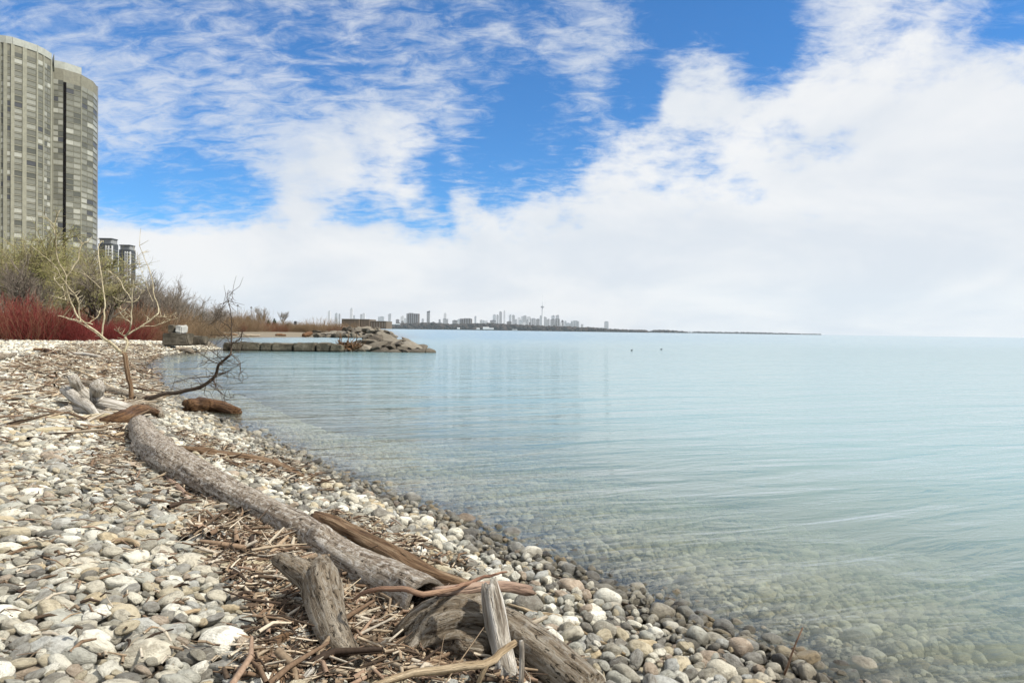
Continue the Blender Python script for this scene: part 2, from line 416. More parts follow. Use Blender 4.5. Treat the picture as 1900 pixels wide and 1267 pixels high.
gm = m.n('ShaderNodeGamma'); m.l(c, gm.inputs[0]); gm.inputs[1].default_value = 1.38
c = m.mix(1., gm.outputs[0], (1.55, 1.55, 1.49), 'MULTIPLY')
ro = m.math('MULTIPLY_ADD', wetf, -.5, .85)
MAT_STONE = m.bsdf(c, ro, m.bump(m.math('MULTIPLY_ADD', m.noise(nv, 5, 5, .7), .7, m.math('MULTIPLY', speck, .3)), .9, .03), .3)

STONES = [stone_mesh(100 + i, 3, .7 if i % 3 else .3) for i in range(16)]
STONES_LOW = [stone_mesh(300 + i, 2, .6) for i in range(8)]
for me in STONES + STONES_LOW: me.materials.append(MAT_STONE)

# deposit stones one after another on a height map so that they rest on each other
CELL = .0125; HX0, HX1, HY0, HY1 = -13.0, 6.5, 1.6, 15.5
hx = np.arange(HX0, HX1, CELL) + CELL / 2; hy = np.arange(HY0, HY1, CELL) + CELL / 2
cgx = np.arange(HX0, HX1 + .2, .1); cgy = np.arange(HY0, HY1 + .2, .1)
CG = terr(*np.meshgrid(cgx, cgy)); CS = shore_dist(*np.meshgrid(cgx, cgy))
def bil(A, x, y):
    fx = np.clip((np.asarray(x) - HX0) / .1, 0, A.shape[1] - 1.001); fy = np.clip((np.asarray(y) - HY0) / .1, 0, A.shape[0] - 1.001)
    i = fx.astype(int); j = fy.astype(int); u = fx - i; w = fy - j
    return A[j, i] * (1 - u) * (1 - w) + A[j, i + 1] * u * (1 - w) + A[j + 1, i] * (1 - u) * w + A[j + 1, i + 1] * u * w
GX, GY = np.meshgrid(hx, hy)
GZ = bil(CG, GX, GY).astype(np.float32); H = GZ.copy()

def px_of(x, y, z):
    rel = np.stack([x, y, z - CAM_H], -1)
    f = rel @ np.array(Fv); return 950 + FPX * (rel @ np.array(Rv)) / f, 633.5 - FPX * (rel @ np.array(Uv)) / f, f

placed = []      # x, y, z, a, b, c, yaw, nx, ny, variant
def drop(x, y, a, b, c, yaw, var, limit=.09, tilt=.8):
    R = max(a, b); i0 = int((x - R - HX0) / CELL); i1 = int((x + R - HX0) / CELL) + 1; j0 = int((y - R - HY0) / CELL); j1 = int((y + R - HY0) / CELL) + 1
    if i0 < 0 or j0 < 0 or i1 >= H.shape[1] or j1 >= H.shape[0]: return False
    X = hx[i0:i1][None, :] - x; Y = hy[j0:j1][:, None] - y
    cs, sn = math.cos(yaw), math.sin(yaw); U = (X * cs + Y * sn) / a; V = (-X * sn + Y * cs) / b
    r2 = U * U + V * V; msk = r2 < .97
    if msk.sum() < 3: return False
    h = H[j0:j1, i0:i1]; hm = h[msk]
    XX = np.broadcast_to(X, r2.shape)[msk]; YY = np.broadcast_to(Y, r2.shape)[msk]
    hc = hm - hm.mean(); gx_ = float(np.clip((hc * XX).sum() / ((XX * XX).sum() + 1e-6), -.7, .7)) * tilt; gy_ = float(np.clip((hc * YY).sum() / ((YY * YY).sum() + 1e-6), -.7, .7)) * tilt
    prof = c * np.sqrt(1 - r2[msk]); plane = gx_ * XX + gy_ * YY
    zc = float(np.quantile(hm - plane + prof, .72)) - .12 * c
    g = GZ[min(j0 + (j1 - j0) // 2, GZ.shape[0] - 1), min(i0 + (i1 - i0) // 2, GZ.shape[1] - 1)]
    if zc - g > limit: return False
    h[msk] = np.maximum(hm, zc + plane + prof)
    placed.append((x, y, zc, a, b, c, yaw, -gx_, -gy_, var)); return True

# stones that stand out in the photograph: pixel, long side px, (b/a, c/a), yaw deg, label
special = [((490, 1143), 62, (.85, .72), 20, "round cream stone with a brown stained base beside the split snag"),
    ((283, 1208), 100, (.72, .5), 35, "large grey mottled cobble among paler stones near the bottom edge"), ((415, 1200), 100, (.75, .55), 20, "large pale pitted cobble next to the driftwood litter"),
    ((393, 1010), 92, (.7, .55), 10, "large white knobbly boulder at the foot of the long log"), ((178, 1008), 46, (.9, .8), 0, None), ((300, 1025), 48, (.62, .5), 50, None), ((1140, 1228), 56, (.55, .5), -35, "long yellowish speckled cobble right of the driftwood trunk"),
    ((112, 1190), 66, (.7, .5), 0, None), ((90, 1125), 58, (.7, .42), 0, None), ((55, 1250), 90, (.5, .4), 30, None), ((25, 1195), 50, (.8, .6), 60, None), ((375, 1118), 66, (.6, .45), 10, None), ((455, 1165), 62, (.7, .6), 60, None),
    ((190, 1060), 40, (.7, .4), 0, None), ((1097, 1090), 34, (.8, .7), 0, None), ((1130, 1135), 34, (.85, .7), 0, None), ((720, 990), 46, (.5, .5), 10, None), ((1030, 1165), 44, (.8, .8), 60, None), ((1080, 1200), 46, (.8, .7), 20, None), ((625, 1190), 60, (.8, .8), 0, None)]
spec_idx = {}
for (qx, qy), w, (rb, rc), yaw, lab in special:
    P = on_ground(qx, qy + w * .12); a = .5 * w / FPX * P.y * 1.02
    if drop(P.x, P.y, a, a * rb, a * rc * .95, rad(yaw), len(placed) % 16, limit=.5): spec_idx[len(placed) - 1] = lab

n_try = 170000
cand_x = rng.uniform(HX0, HX1, n_try); cand_y = HY0 + (HY1 - HY0) * rng.uniform(0, 1, n_try) ** 1.1
cs_ = bil(CS, cand_x, cand_y); cz_ = bil(CG, cand_x, cand_y)
qpx, qpy, qf = px_of(cand_x, cand_y, cz_)
ok = (qpx > -130) & (qpx < 2030) & (qpy < 1390) & (cs_ > -5.2)
ok &= ~((cs_ < -3.2) & (rng.uniform(0, 1, n_try) < .4))
cand = np.nonzero(ok)[0]
cand = cand[np.argsort(rng.uniform(0, 1, len(cand)) + np.where(rng.uniform(0, 1, len(cand)) < .75, .0, .6))]
sizes = np.exp(rng.normal(-.12, .46, n_try))
for i in cand:
    s = cs_[i]; f = min(1., max(0., (s - .4) / 2.2))
    a = (.038 + .0115 * f) * sizes[i]; a = min(max(a, .017), .12)
    b = a * random.uniform(.58, .92); c_ = a * random.uniform(.42, .72) * (1.1 - .3 * f)
    drop(cand_x[i], cand_y[i], a, b, c_, random.uniform(-1, 1) * (1.57 if f < .5 else .7) + .15, random.randrange(16), limit=.075 + .02 * random.random())
placed_a = np.array(placed)
print("stones dropped", len(placed_a))
Hf = H
def top_z(x, y):
    """surface of the stones (or of the bare ground outside the mapped part)"""
    i = int((x - HX0) / CELL); j = int((y - HY0) / CELL)
    if 0 <= i < H.shape[1] and 0 <= j < H.shape[0]: return float(H[j, i])
    return ground_z(x, y) + .05

def euler_of(yaw, nx, ny):
    nz = Vector((nx, ny, 1)).normalized(); xa = Vector((math.cos(yaw), math.sin(yaw), 0)); xa = (xa - nz * xa.dot(nz)).normalized(); ya = nz.cross(xa)
    return Matrix((xa, ya, nz)).transposed().to_euler()

spx, spy, sf = px_of(placed_a[:, 0], placed_a[:, 1], placed_a[:, 2])
vis = (spx > 10) & (spx < 1890) & (spy > 0) & (spy < 1262) & (bil(CS, placed_a[:, 0], placed_a[:, 1]) > -.6)
score = np.where(vis, placed_a[:, 3] * np.sqrt(placed_a[:, 4] * placed_a[:, 5]) ** .5 / sf ** 1.5 * 1e3 + 0, -1)
score = np.where(vis, placed_a[:, 3] / sf, -1)
# stones buried below later ones show little: skip those whose top lies under the final surface
ii = np.clip(((placed_a[:, 0] - HX0) / CELL).astype(int), 0, H.shape[1] - 1); jj = np.clip(((placed_a[:, 1] - HY0) / CELL).astype(int), 0, H.shape[0] - 1)
score = np.where(H[jj, ii] - (placed_a[:, 2] + placed_a[:, 5]) > .012, -1, score)
for k in spec_idx: score[k] = 10
chosen = np.argsort(-score)[:300]
for k in chosen:
    x, y, z, a, b, c_, yaw, nx, ny, var = placed_a[k]
    o = bpy.data.objects.new("stone", STONES[int(var)]); col.objects.link(o); o.parent = ground
    o.location = (x, y, z); o.rotation_euler = euler_of(yaw, nx, ny); o.scale = (a, b, c_)
    if spec_idx.get(int(k)): o["label"] = spec_idx[int(k)]

def instances(name, meshes, rows, parent=None):
    """one object that shows each mesh of MESHES on its own points (x,y,z,sx,sy,sz,rx,ry,rz)"""
    rows = np.asarray(rows, float)
    cl = bpy.data.collections.new(name + "_shapes")
    for i, me in enumerate(meshes): cl.objects.link(bpy.data.objects.new(f"{name}_shape_{i:02d}", me))
    me = mesh_np(name, rows[:, :3])
    set_attr(me, "s_scale", 'FLOAT_VECTOR', rows[:, 3:6].astype(np.float32)); set_attr(me, "s_rot", 'FLOAT_VECTOR', rows[:, 6:9].astype(np.float32)); set_attr(me, "s_idx", 'INT', rows[:, 9].astype(np.int32))
    o = obj(name, me, parent=parent)
    ng = bpy.data.node_groups.new(name, 'GeometryNodeTree')
    ng.interface.new_socket("Geometry", in_out='INPUT', socket_type='NodeSocketGeometry'); ng.interface.new_socket("Geometry", in_out='OUTPUT', socket_type='NodeSocketGeometry')
    N = ng.nodes.new; L = ng.links.new
    gi = N('NodeGroupInput'); go = N('NodeGroupOutput'); ci = N('GeometryNodeCollectionInfo'); ci.inputs['Collection'].default_value = cl
    ci.inputs['Separate Children'].default_value = True; ci.inputs['Reset Children'].default_value = True
    ip = N('GeometryNodeInstanceOnPoints'); ip.inputs['Pick Instance'].default_value = True
    def at_(nm, t):
        a = N('GeometryNodeInputNamedAttribute'); a.data_type = t; a.inputs[0].default_value = nm; return a.outputs[0]
    e2r = N('FunctionNodeEulerToRotation'); L(at_("s_rot", 'FLOAT_VECTOR'), e2r.inputs[0])
    L(gi.outputs[0], ip.inputs['Points']); L(ci.outputs[0], ip.inputs['Instance']); L(at_("s_idx", 'INT'), ip.inputs['Instance Index'])
    L(e2r.outputs[0], ip.inputs['Rotation']); L(at_("s_scale", 'FLOAT_VECTOR'), ip.inputs['Scale']); L(ip.outputs[0], go.inputs[0])
    md = o.modifiers.new("scatter", 'NODES'); md.node_group = ng
    return o

rows = []
sel = np.ones(len(placed_a), bool); sel[chosen] = False
for x, y, z, a, b, c_, yaw, nx, ny, var in placed_a[sel]:
    e = euler_of(yaw, nx, ny); rows.append((x, y, z, a, b, c_, e.x, e.y, e.z, var))
o = instances("pebbles", STONES, rows, ground); tag(o, kind="stuff")

# the beach farther along: same stones, no need to settle them one by one
rows = []
def spread(n, x0, x1, y0, y1, amin, amax, smin, smax):
    x = rng.uniform(x0, x1, n); y = rng.uniform(y0, y1, n); s = shore_dist(x, y); z = terr(x, y, s); qx, qy, qf = px_of(x, y, z)
    k = (qx > -80) & (qx < 1980) & (s > smin) & (s < smax) & ~((x > HX0 + .1) & (x < HX1 - .1) & (y > HY0) & (y < HY1 - .12))
    for X, Y, Z in zip(x[k], y[k], z[k]):
        a = random.uniform(amin, amax) * random.choice((.7, .85, 1, 1, 1.1, 1.3)); rows.append((X, Y, Z + random.uniform(-.01, .045), a, a * random.uniform(.6, .9), a * random.uniform(.35, .6), random.gauss(0, .25), random.gauss(0, .25), random.uniform(0, 6.28), random.randrange(8)))
spread(75000, -25, -4, 12.5, 26, .04, .08, -2.2, 30)
spread(32000, -50, -8, 26, 62, .07, .13, -1.5, 24)
o = instances("shingle", STONES_LOW, rows, ground); tag(o, kind="stuff")
print("shingle", len(rows))
# ------------------------------------------------------------------ driftwood
def wood_mat(name, pale, midc, dark, lichen=None, lich_amt=.5, rough=.85, grain=1.0):
    m = M(name); a = m.attr("wood").outputs['Vector']; rnd = m.rand()
    cb = m.n("ShaderNodeCombineXYZ"); m.l(m.math('MULTIPLY', rnd, 41.), cb.inputs[0]); m.l(m.math('MULTIPLY', rnd, 17.), cb.inputs[2])
    ad = m.n("ShaderNodeVectorMath", operation='ADD'); m.l(a, ad.inputs[0]); m.l(cb.outputs[0], ad.inputs[1]); v = ad.outputs[0]
    g1 = m.noise(m.mapv(v, (26, 26, 1.6)), 1.0, 6, .68, .5); g2 = m.noise(m.mapv(v, (75, 75, 3)), 1.0, 4, .7, .2)
    pt = m.noise(m.mapv(v, (5, 5, 2.4)), 1.0, 6, .65, .6)
    c = m.ramp(g1, [(.34, dark), (.48, midc), (.62, pale)])
    c = m.mix(m.step(pt, .42, .62, 0., .55), c, m.mix(.5, c, midc))
    crack = m.step(g2, .42, .33, 0., .9)
    c = m.mix(crack, c, tuple(k * .35 for k in dark))
    if lichen:
        bk = m.noise(m.mapv(v, (30, 30, 15)), 1.0, 8, .74, .5)
        c = m.mix(m.math('MULTIPLY', m.step(bk, .50, .60), lich_amt), c, lichen)
        c = m.mix(m.step(bk, .44, .38, 0., .9), c, tuple(k * .4 for k in dark))
        hgt = m.math('MULTIPLY_ADD', bk, 1.2, m.math('MULTIPLY_ADD', g1, .7, m.math('MULTIPLY', g2, .5)))
    else: hgt = m.math('MULTIPLY_ADD', g1, 1.0, m.math('MULTIPLY', g2, .6))
    return m.bsdf(c, rough, m.bump(hgt, 1.0, .035 * grain), .15)

W_GREY = wood_mat("weathered_log_wood", (.47, .41, .33), (.285, .228, .17), (.07, .05, .034), (.66, .62, .555), .78)
W_SILVER = wood_mat("silver_driftwood", (.68, .65, .595), (.45, .41, .345), (.12, .092, .065), grain=1.3)
W_STUMP = wood_mat("gnarled_stump_wood", (.52, .455, .36), (.29, .23, .16), (.05, .036, .024), (.62, .585, .51), .4, grain=1.6)
W_BROWN = wood_mat("brown_driftwood", (.30, .215, .135), (.17, .105, .06), (.055, .033, .02))
W_RED = wood_mat("reddish_bark", (.36, .235, .155), (.235, .13, .085), (.09, .048, .032), grain=.8)
W_PINK = wood_mat("pink_brown_bark", (.42, .31, .235), (.29, .20, .15), (.11, .072, .055), grain=.8)
W_TAN = wood_mat("bare_tan_stick", (.58, .47, .32), (.38, .285, .175), (.12, .082, .048), grain=1.0)
W_WET = wood_mat("wet_rotten_wood", (.22, .13, .065), (.115, .06, .03), (.03, .018, .011), rough=.55)
W_YEL = wood_mat("pale_yellow_bark", (.60, .53, .375), (.42, .36, .235), (.17, .135, .085), grain=.8)
W_DARK = wood_mat("dark_twig_bark", (.13, .10, .075), (.075, .055, .04), (.03, .022, .016), grain=.4)

def crom(P, n):
    """Catmull-Rom through the points, n samples"""
    P = np.asarray(P, float)
    if len(P) == 2: return P[0] + (P[1] - P[0]) * np.linspace(0, 1, n)[:, None]
    Q = np.vstack([2 * P[0] - P[1], P, 2 * P[-1] - P[-2]]); t = np.linspace(0, len(P) - 1 - 1e-9, n); i = t.astype(int); u = (t - i)[:, None]
    a, b, c, d = Q[i], Q[i + 1], Q[i + 2], Q[i + 3]
    return .5 * (2 * b + (c - a) * u + (2 * a - 5 * b + 4 * c - d) * u ** 2 + (3 * b - a - 3 * c + d) * u ** 3)

def limb(path, radii, sides=12, n=None, rough=.08, seed=0, flat=1.0, hollow=None, knots=0, ridge=.0, jag=.0, kink=None):
    """verts, quads, ngons, wood attribute of a tapered bent trunk with uneven surface"""
    path = np.array([tuple(p) for p in path], float)
    L = np.linalg.norm(np.diff(path, axis=0), axis=1).sum(); n = n or max(6, min(90, int(L / .07)))
    C = crom(path, n); R = np.interp(np.linspace(0, 1, n), np.linspace(0, 1, len(radii)), radii)
    kink = (.9 if sides <= 10 else .25) if kink is None else kink
    if kink and n > 5:                                          # crooked growth
        sl = np.concatenate([[0], np.cumsum(np.linalg.norm(np.diff(C, axis=0), axis=1))]); fq = 1.0 / (8 * max(R.mean(), .012))
        C = C + np.array([np.array(mnoise.noise_vector(Vector((k_ * fq, seed * 1.7, 0)))) for k_ in sl]) * (R * kink)[:, None]
    T = np.gradient(C, axis=0); T /= np.linalg.norm(T, axis=1, keepdims=True) + 1e-9
    u = np.cross(T[0], (0, 0, 1.)); u = np.cross(T[0], (1., 0, 0)) if np.linalg.norm(u) < .1 else u; u /= np.linalg.norm(u)
    V = []; A = []; s = 0.0; rr = random.Random(seed); kn = [(rr.uniform(.1, .9) * L, rr.uniform(0, 6.28), rr.uniform(.25, .5)) for _ in range(knots)]
    offs = Vector((seed * 3.7, seed * 1.3, 0))
    for i in range(n):
        if i: s += np.linalg.norm(C[i] - C[i - 1])
        u = u - T[i] * (u @ T[i]); u /= np.linalg.norm(u); w = np.cross(T[i], u)
        for j in range(sides):
            th = 2 * math.pi * j / sides; ct, st = math.cos(th), math.sin(th)
            k = 1 + rough * (mnoise.noise(Vector((ct * 1.4, st * 1.4, s * 2.2)) + offs) * 1.3 + .6 * mnoise.noise(Vector((ct * 3.5, st * 3.5, s * 5)) + offs))
            if ridge: k += ridge * (mnoise.noise(Vector((ct * 5, st * 5, s * 1.1)) + offs) + .6 * mnoise.noise(Vector((ct * 11, st * 11, s * 2.6)) + offs))
            for ks, kt, kh in kn: k += kh * math.exp(-((s - ks) / (.9 * R[i] + .01)) ** 2) * math.exp(-(1 - math.cos(th - kt)) * 5)
            r = R[i] * k; p = C[i] + (u * ct + w * st * flat) * r
            if jag and i in (0, n - 1): p = p + T[i] * (jag * R[i] * (mnoise.noise(Vector((ct * 3, st * 3, i)) + offs) * 1.6)) * (1 if i else -1)
            V.append(p); A.append((r * ct, r * st, s))
    q = [(i * sides + j, i * sides + (j + 1) % sides, (i + 1) * sides + (j + 1) % sides, (i + 1) * sides + j) for i in range(n - 1) for j in range(sides)]
    ng = []
    for end in (0, n - 1):
        ring = [end * sides + j for j in range(sides)]
        if hollow == ('start' if end == 0 else 'end'):
            dr = T[end] * (1 if end == 0 else -1); prev = ring
            for f_, dp in ((.84, -.01), (.74, .06), (.66, .55), (.3, .6)):
                cur = []
                for j in range(sides):
                    cur.append(len(V)); V.append(C[end] + (V[ring[j]] - C[end]) * f_ + dr * dp); A.append(tuple(np.array(A[ring[j]]) * f_))
                for j in range(sides):
                    f4 = (prev[j], prev[(j + 1) % sides], cur[(j + 1) % sides], cur[j]); q.append(f4 if end else f4[::-1])
                prev = cur
            ng.append(tuple(prev) if end else tuple(prev[::-1]))
        else: 
            ci = len(V); V.append(C[end] + T[end] * (R[end] * .12) * (1 if end else -1)); A.append((0, 0, A[ring[0]][2]))
            for j in range(sides): ng.append((ring[j], ring[(j + 1) % sides], ci) if end else (ring[(j + 1) % sides], ring[j], ci))
    return np.array(V), q, ng, np.array(A)

def limb_obj(name, parts, mat, parent=None, origin=None):
    """one mesh object of one or more limbs grown into each other"""
    V = []; F = []; A = []; n = 0
    for v, q, ng, a in parts:
        V.append(v); A.append(a); F += [tuple(i + n for i in f) for f in q + ng]; n += len(v)
    V = np.concatenate(V); A = np.concatenate(A)
    org = np.array(origin) if origin is not None else np.array((V[:, 0].mean(), V[:, 1].mean(), V[:, 2].min()))
    me = bpy.data.meshes.new(name); me.from_pydata([tuple(p) for p in V - org], [], F)
    me.polygons.foreach_set("use_smooth", np.ones(len(me.polygons), dtype=bool))
    set_attr(me, "wood", 'FLOAT_VECTOR', A.astype(np.float32))
    o = obj(name, me, mat, parent); o.location = org if parent is None else org - np.array(parent.location)
    return o

def gpath(pts, h):
    """pixels -> points lying h above the ground (one h or one for each point); the stones lift it"""
    hs = h if isinstance(h, (list, tuple)) else [h] * len(pts)
    return [on_ground(x, y, k + .035) for (x, y), k in zip(pts, hs)]

def drift(name, label, pts, h, radii, mat, cat="driftwood", group=None, **kw):
    sd = kw.pop('seed', len(label)); forks = kw.pop('forks', [])
    parts = [limb(gpath(pts, h), radii, seed=sd, **kw)]
    for fp, fh, fr in forks: parts.append(limb(gpath(fp, fh), fr, seed=sd + 3, sides=8, rough=.1, jag=.6))
    o = limb_obj(name, parts, mat); tag(o, label, cat, group); return o

drift("beach_log", "long bent grey log with flaking bark and a hollow near end", [(258, 790), (282, 828), (318, 857), (351, 875), (400, 902), (452, 930), (553, 980), (600, 1012), (658, 1047), (731, 1085), (792, 1122)],
      [.155, .165, .165, .155, .145, .13, .12, .115, .12, .13, .15], [.165, .19, .195, .185, .165, .148, .134, .126, .125, .13, .14, .155], W_GREY, "log", sides=40, n=150, rough=.07, ridge=.05, seed=4, hollow='end', knots=5, kink=.06)
# snag with two prongs, split and leaning on the litter
drift("driftwood_snag", "split weathered snag with two blunt prongs left of the hollow log end", [(590, 1048), (592, 1090), (606, 1140), (628, 1192), (662, 1240)], [.30, .24, .16, .10, .05], [.07, .115, .105, .09, .075, .05], W_STUMP,
      sides=20, rough=.16, ridge=.14, seed=11, jag=.8, n=44, forks=[([(512, 1036), (545, 1056), (588, 1088), (608, 1135)], [.30, .27, .22, .16], [.045, .07, .09, .08])])
# root stump: gnarled head with roots and a trunk running to the bottom edge
st_org = on_ground(860, 1190, 0)
stump = tag(empty("root_stump", (st_org.x, st_org.y, ground_z(st_org.x, st_org.y))), "gnarled root stump with dark hollows in front of the hollow log end", "stump")
limb_obj("trunk", [limb(gpath([(872, 1150), (935, 1168), (1000, 1212), (1095, 1285)], [.16, .14, .12, .09]), [.12, .135, .125, .11, .095], sides=20, rough=.08, ridge=.10, seed=5, n=40)], W_STUMP, stump)
limb_obj("root_burl", [limb(gpath([(765, 1205), (796, 1182), (838, 1168), (882, 1172), (912, 1185)], [.05, .10, .14, .14, .11]), [.07, .17, .205, .19, .11], sides=56, rough=.40, ridge=.36, seed=8, n=70, jag=.5)], W_STUMP, stump)
limb_obj("root", [limb(gpath([(845, 1122), (800, 1134), (765, 1152), (732, 1180)], [.27, .23, .16, .07]), [.07, .065, .05, .025], sides=14, rough=.15, ridge=.2, seed=2, jag=.5)], W_STUMP, stump)
limb_obj("root", [limb(gpath([(820, 1150), (845, 1122), (875, 1112), (905, 1120)], [.2, .28, .29, .25]), [.05, .07, .06, .04], sides=14, rough=.15, ridge=.2, seed=9)], W_STUMP, stump)
limb_obj("root", [limb(gpath([(806, 1165), (780, 1195), (755, 1222)], [.16, .09, .03]), [.07, .06, .035], sides=12, rough=.2, ridge=.25, seed=14, jag=.5)], W_STUMP, stump)
drift("driftwood_stake", "upright pale grey broken stake leaning on the root stump", [(908, 1088), (914, 1130), (926, 1185), (944, 1262)], [.44, .33, .19, .06], [.045, .056, .058, .052, .05], W_SILVER, "stake", sides=14, rough=.12, ridge=.16, jag=1.2, seed=6)
drift("thin_branch", "thin red-brown stick lying across the hollow log end", [(655, 1112), (690, 1094), (740, 1094), (795, 1100), (850, 1088), (900, 1070), (940, 1060)], [.30, .40, .43, .44, .42, .36, .30], [.008, .012, .014, .015, .013, .01, .007], W_RED, "stick", sides=8, rough=.05)
drift("pink_branch", "smooth pinkish branch with a torn yellow end beside the upright stake", [(808, 1097), (860, 1094), (898, 1087), (940, 1086), (985, 1096)], [.36, .36, .36, .33, .28], [.028, .034, .03, .033, .036], W_PINK, "branch", sides=12, rough=.06, jag=1.2, knots=2)
drift("forked_stick", "peeled tan stick with a fork along the bottom edge", [(690, 1275), (760, 1250), (850, 1238), (905, 1226), (930, 1208), (956, 1192)], [.10, .14, .18, .22, .25, .28], [.014, .018, .019, .02, .018, .016], W_TAN, "stick", sides=9, rough=.06, knots=3,
      forks=[([(905, 1226), (893, 1250), (882, 1278)], [.22, .16, .08], [.014, .012, .011])])
drift("bleached_stick", "short white bleached stick standing right of the upright stake", [(968, 1188), (970, 1225), (966, 1275)], [.30, .2, .08], [.012, .015, .014], W_SILVER, "stick", sides=8)
drift("rotten_plank", "dark rotting timber close behind the long log", [(585, 958), (640, 980), (700, 1012), (765, 1048), (820, 1072), (880, 1092)], [.10, .11, .12, .13, .13, .12], [.05, .08, .085, .085, .08, .07, .05], W_BROWN, "timber", sides=16, rough=.18, ridge=.28, jag=1.0, seed=21, flat=.7)
drift("bark_slab", "crumbling brown slab of bark between the long log and water", [(322, 828), (378, 838), (440, 848), (500, 858), (562, 884)], .07, [.05, .12, .12, .10, .09, .04], W_BROWN, "bark", sides=16, rough=.3, ridge=.3, flat=.55, jag=1.0, seed=23)
drift("wet_log", "short wet rotten log at the water's edge", [(350, 752), (380, 752), (410, 756), (440, 764)], [.17, .17, .17, .16], [.15, .185, .19, .17, .12], W_WET, "log", sides=18, rough=.16, ridge=.22, jag=.8, seed=27)
drift("bleached_root", "white forked driftwood with an upright stub near the bare sapling", [(134, 702), (146, 726), (172, 744), (205, 752), (240, 760)], [.62, .33, .2, .2, .14], [.09, .13, .14, .15, .12], W_SILVER, sides=14, rough=.14, ridge=.08, seed=31,
      forks=[([(186, 712), (187, 732), (190, 750)], [.62, .38, .2], [.13, .12, .13])])
drift("bleached_branch", "pale curved branch lying in front of the white forked driftwood", [(122, 722), (140, 738), (160, 752), (182, 772)], [.34, .28, .2, .08], [.09, .11, .09, .05], W_SILVER, sides=12, rough=.2, ridge=.15, seed=33)
drift("bleached_slab", "smooth white driftwood slab behind the long yellow pole", [(108, 762), (135, 758), (170, 764), (222, 772)], .09, [.05, .12, .11, .05], W_SILVER, sides=12, rough=.15, ridge=.12, flat=.7, seed=35)
drift("driftwood_pole", "long straight pale yellow pole left of the long log", [(38, 780), (110, 776), (180, 774), (238, 771)], .06, [.045, .06, .055, .05], W_YEL, "pole", sides=10, rough=.06, knots=2)
drift("driftwood_pole", "pale pole lying nearest, below the long yellow pole", [(38, 800), (120, 799), (192, 795)], .05, [.05, .055, .05], W_YEL, "pole", sides=10, rough=.08, knots=2)
drift("driftwood_pole", "thin pole pointing at the thick end of the long log", [(150, 812), (200, 808), (246, 803)], .06, [.02, .03, .025], W_TAN, "pole", sides=8)
drift("dark_root", "blackened tangled root against the far end of long log", [(188, 780), (222, 776), (246, 764), (272, 760), (300, 768)], [.08, .14, .22, .24, .1], [.05, .11, .10, .09, .04], W_WET, sides=14, rough=.35, ridge=.3, seed=41)
drift("fallen_log", "brown fallen trunk lying across the wrack behind the white driftwood", [(100, 706), (150, 710), (205, 724), (262, 738), (300, 741)], .08, [.06, .095, .10, .10, .08], W_STUMP, "log", sides=14, rough=.1, seed=43)
drift("curved_driftwood", "grey curved trunk running right from the sapling's foot", [(196, 764), (240, 756), (282, 758), (300, 772)], .1, [.06, .12, .12, .06], W_STUMP, sides=14, rough=.14, ridge=.1, seed=45)
drift("beach_log", "short log with pale top lying beside the still inlet", [(326, 646), (340, 648), (357, 653)], .16, [.16, .19, .18], W_STUMP, "log", sides=12, rough=.1)
drift("driftwood_pole", "long bleached pole halfway up the beach near the red shrubs", [(126, 655), (160, 658), (186, 663)], .1, [.08, .11, .09], W_SILVER, "pole", sides=10)
drift("driftwood_branch", "dark fork of driftwood below the red shrubs", [(62, 648), (85, 650), (105, 656)], .12, [.06, .1, .04], W_WET, sides=10, rough=.2)
drift("grey_log", "grey log end cut off by the left edge of the picture", [(-22, 666), (4, 662), (29, 657)], .12, [.15, .16, .06], W_STUMP, "log", sides=12, rough=.15)
drift("slanting_branch", "thin pale branch slanting up the beach towards the forked driftwood", [(122, 680), (150, 690), (185, 708), (205, 718)], .12, [.025, .035, .04, .03], W_TAN, "branch", sides=8)
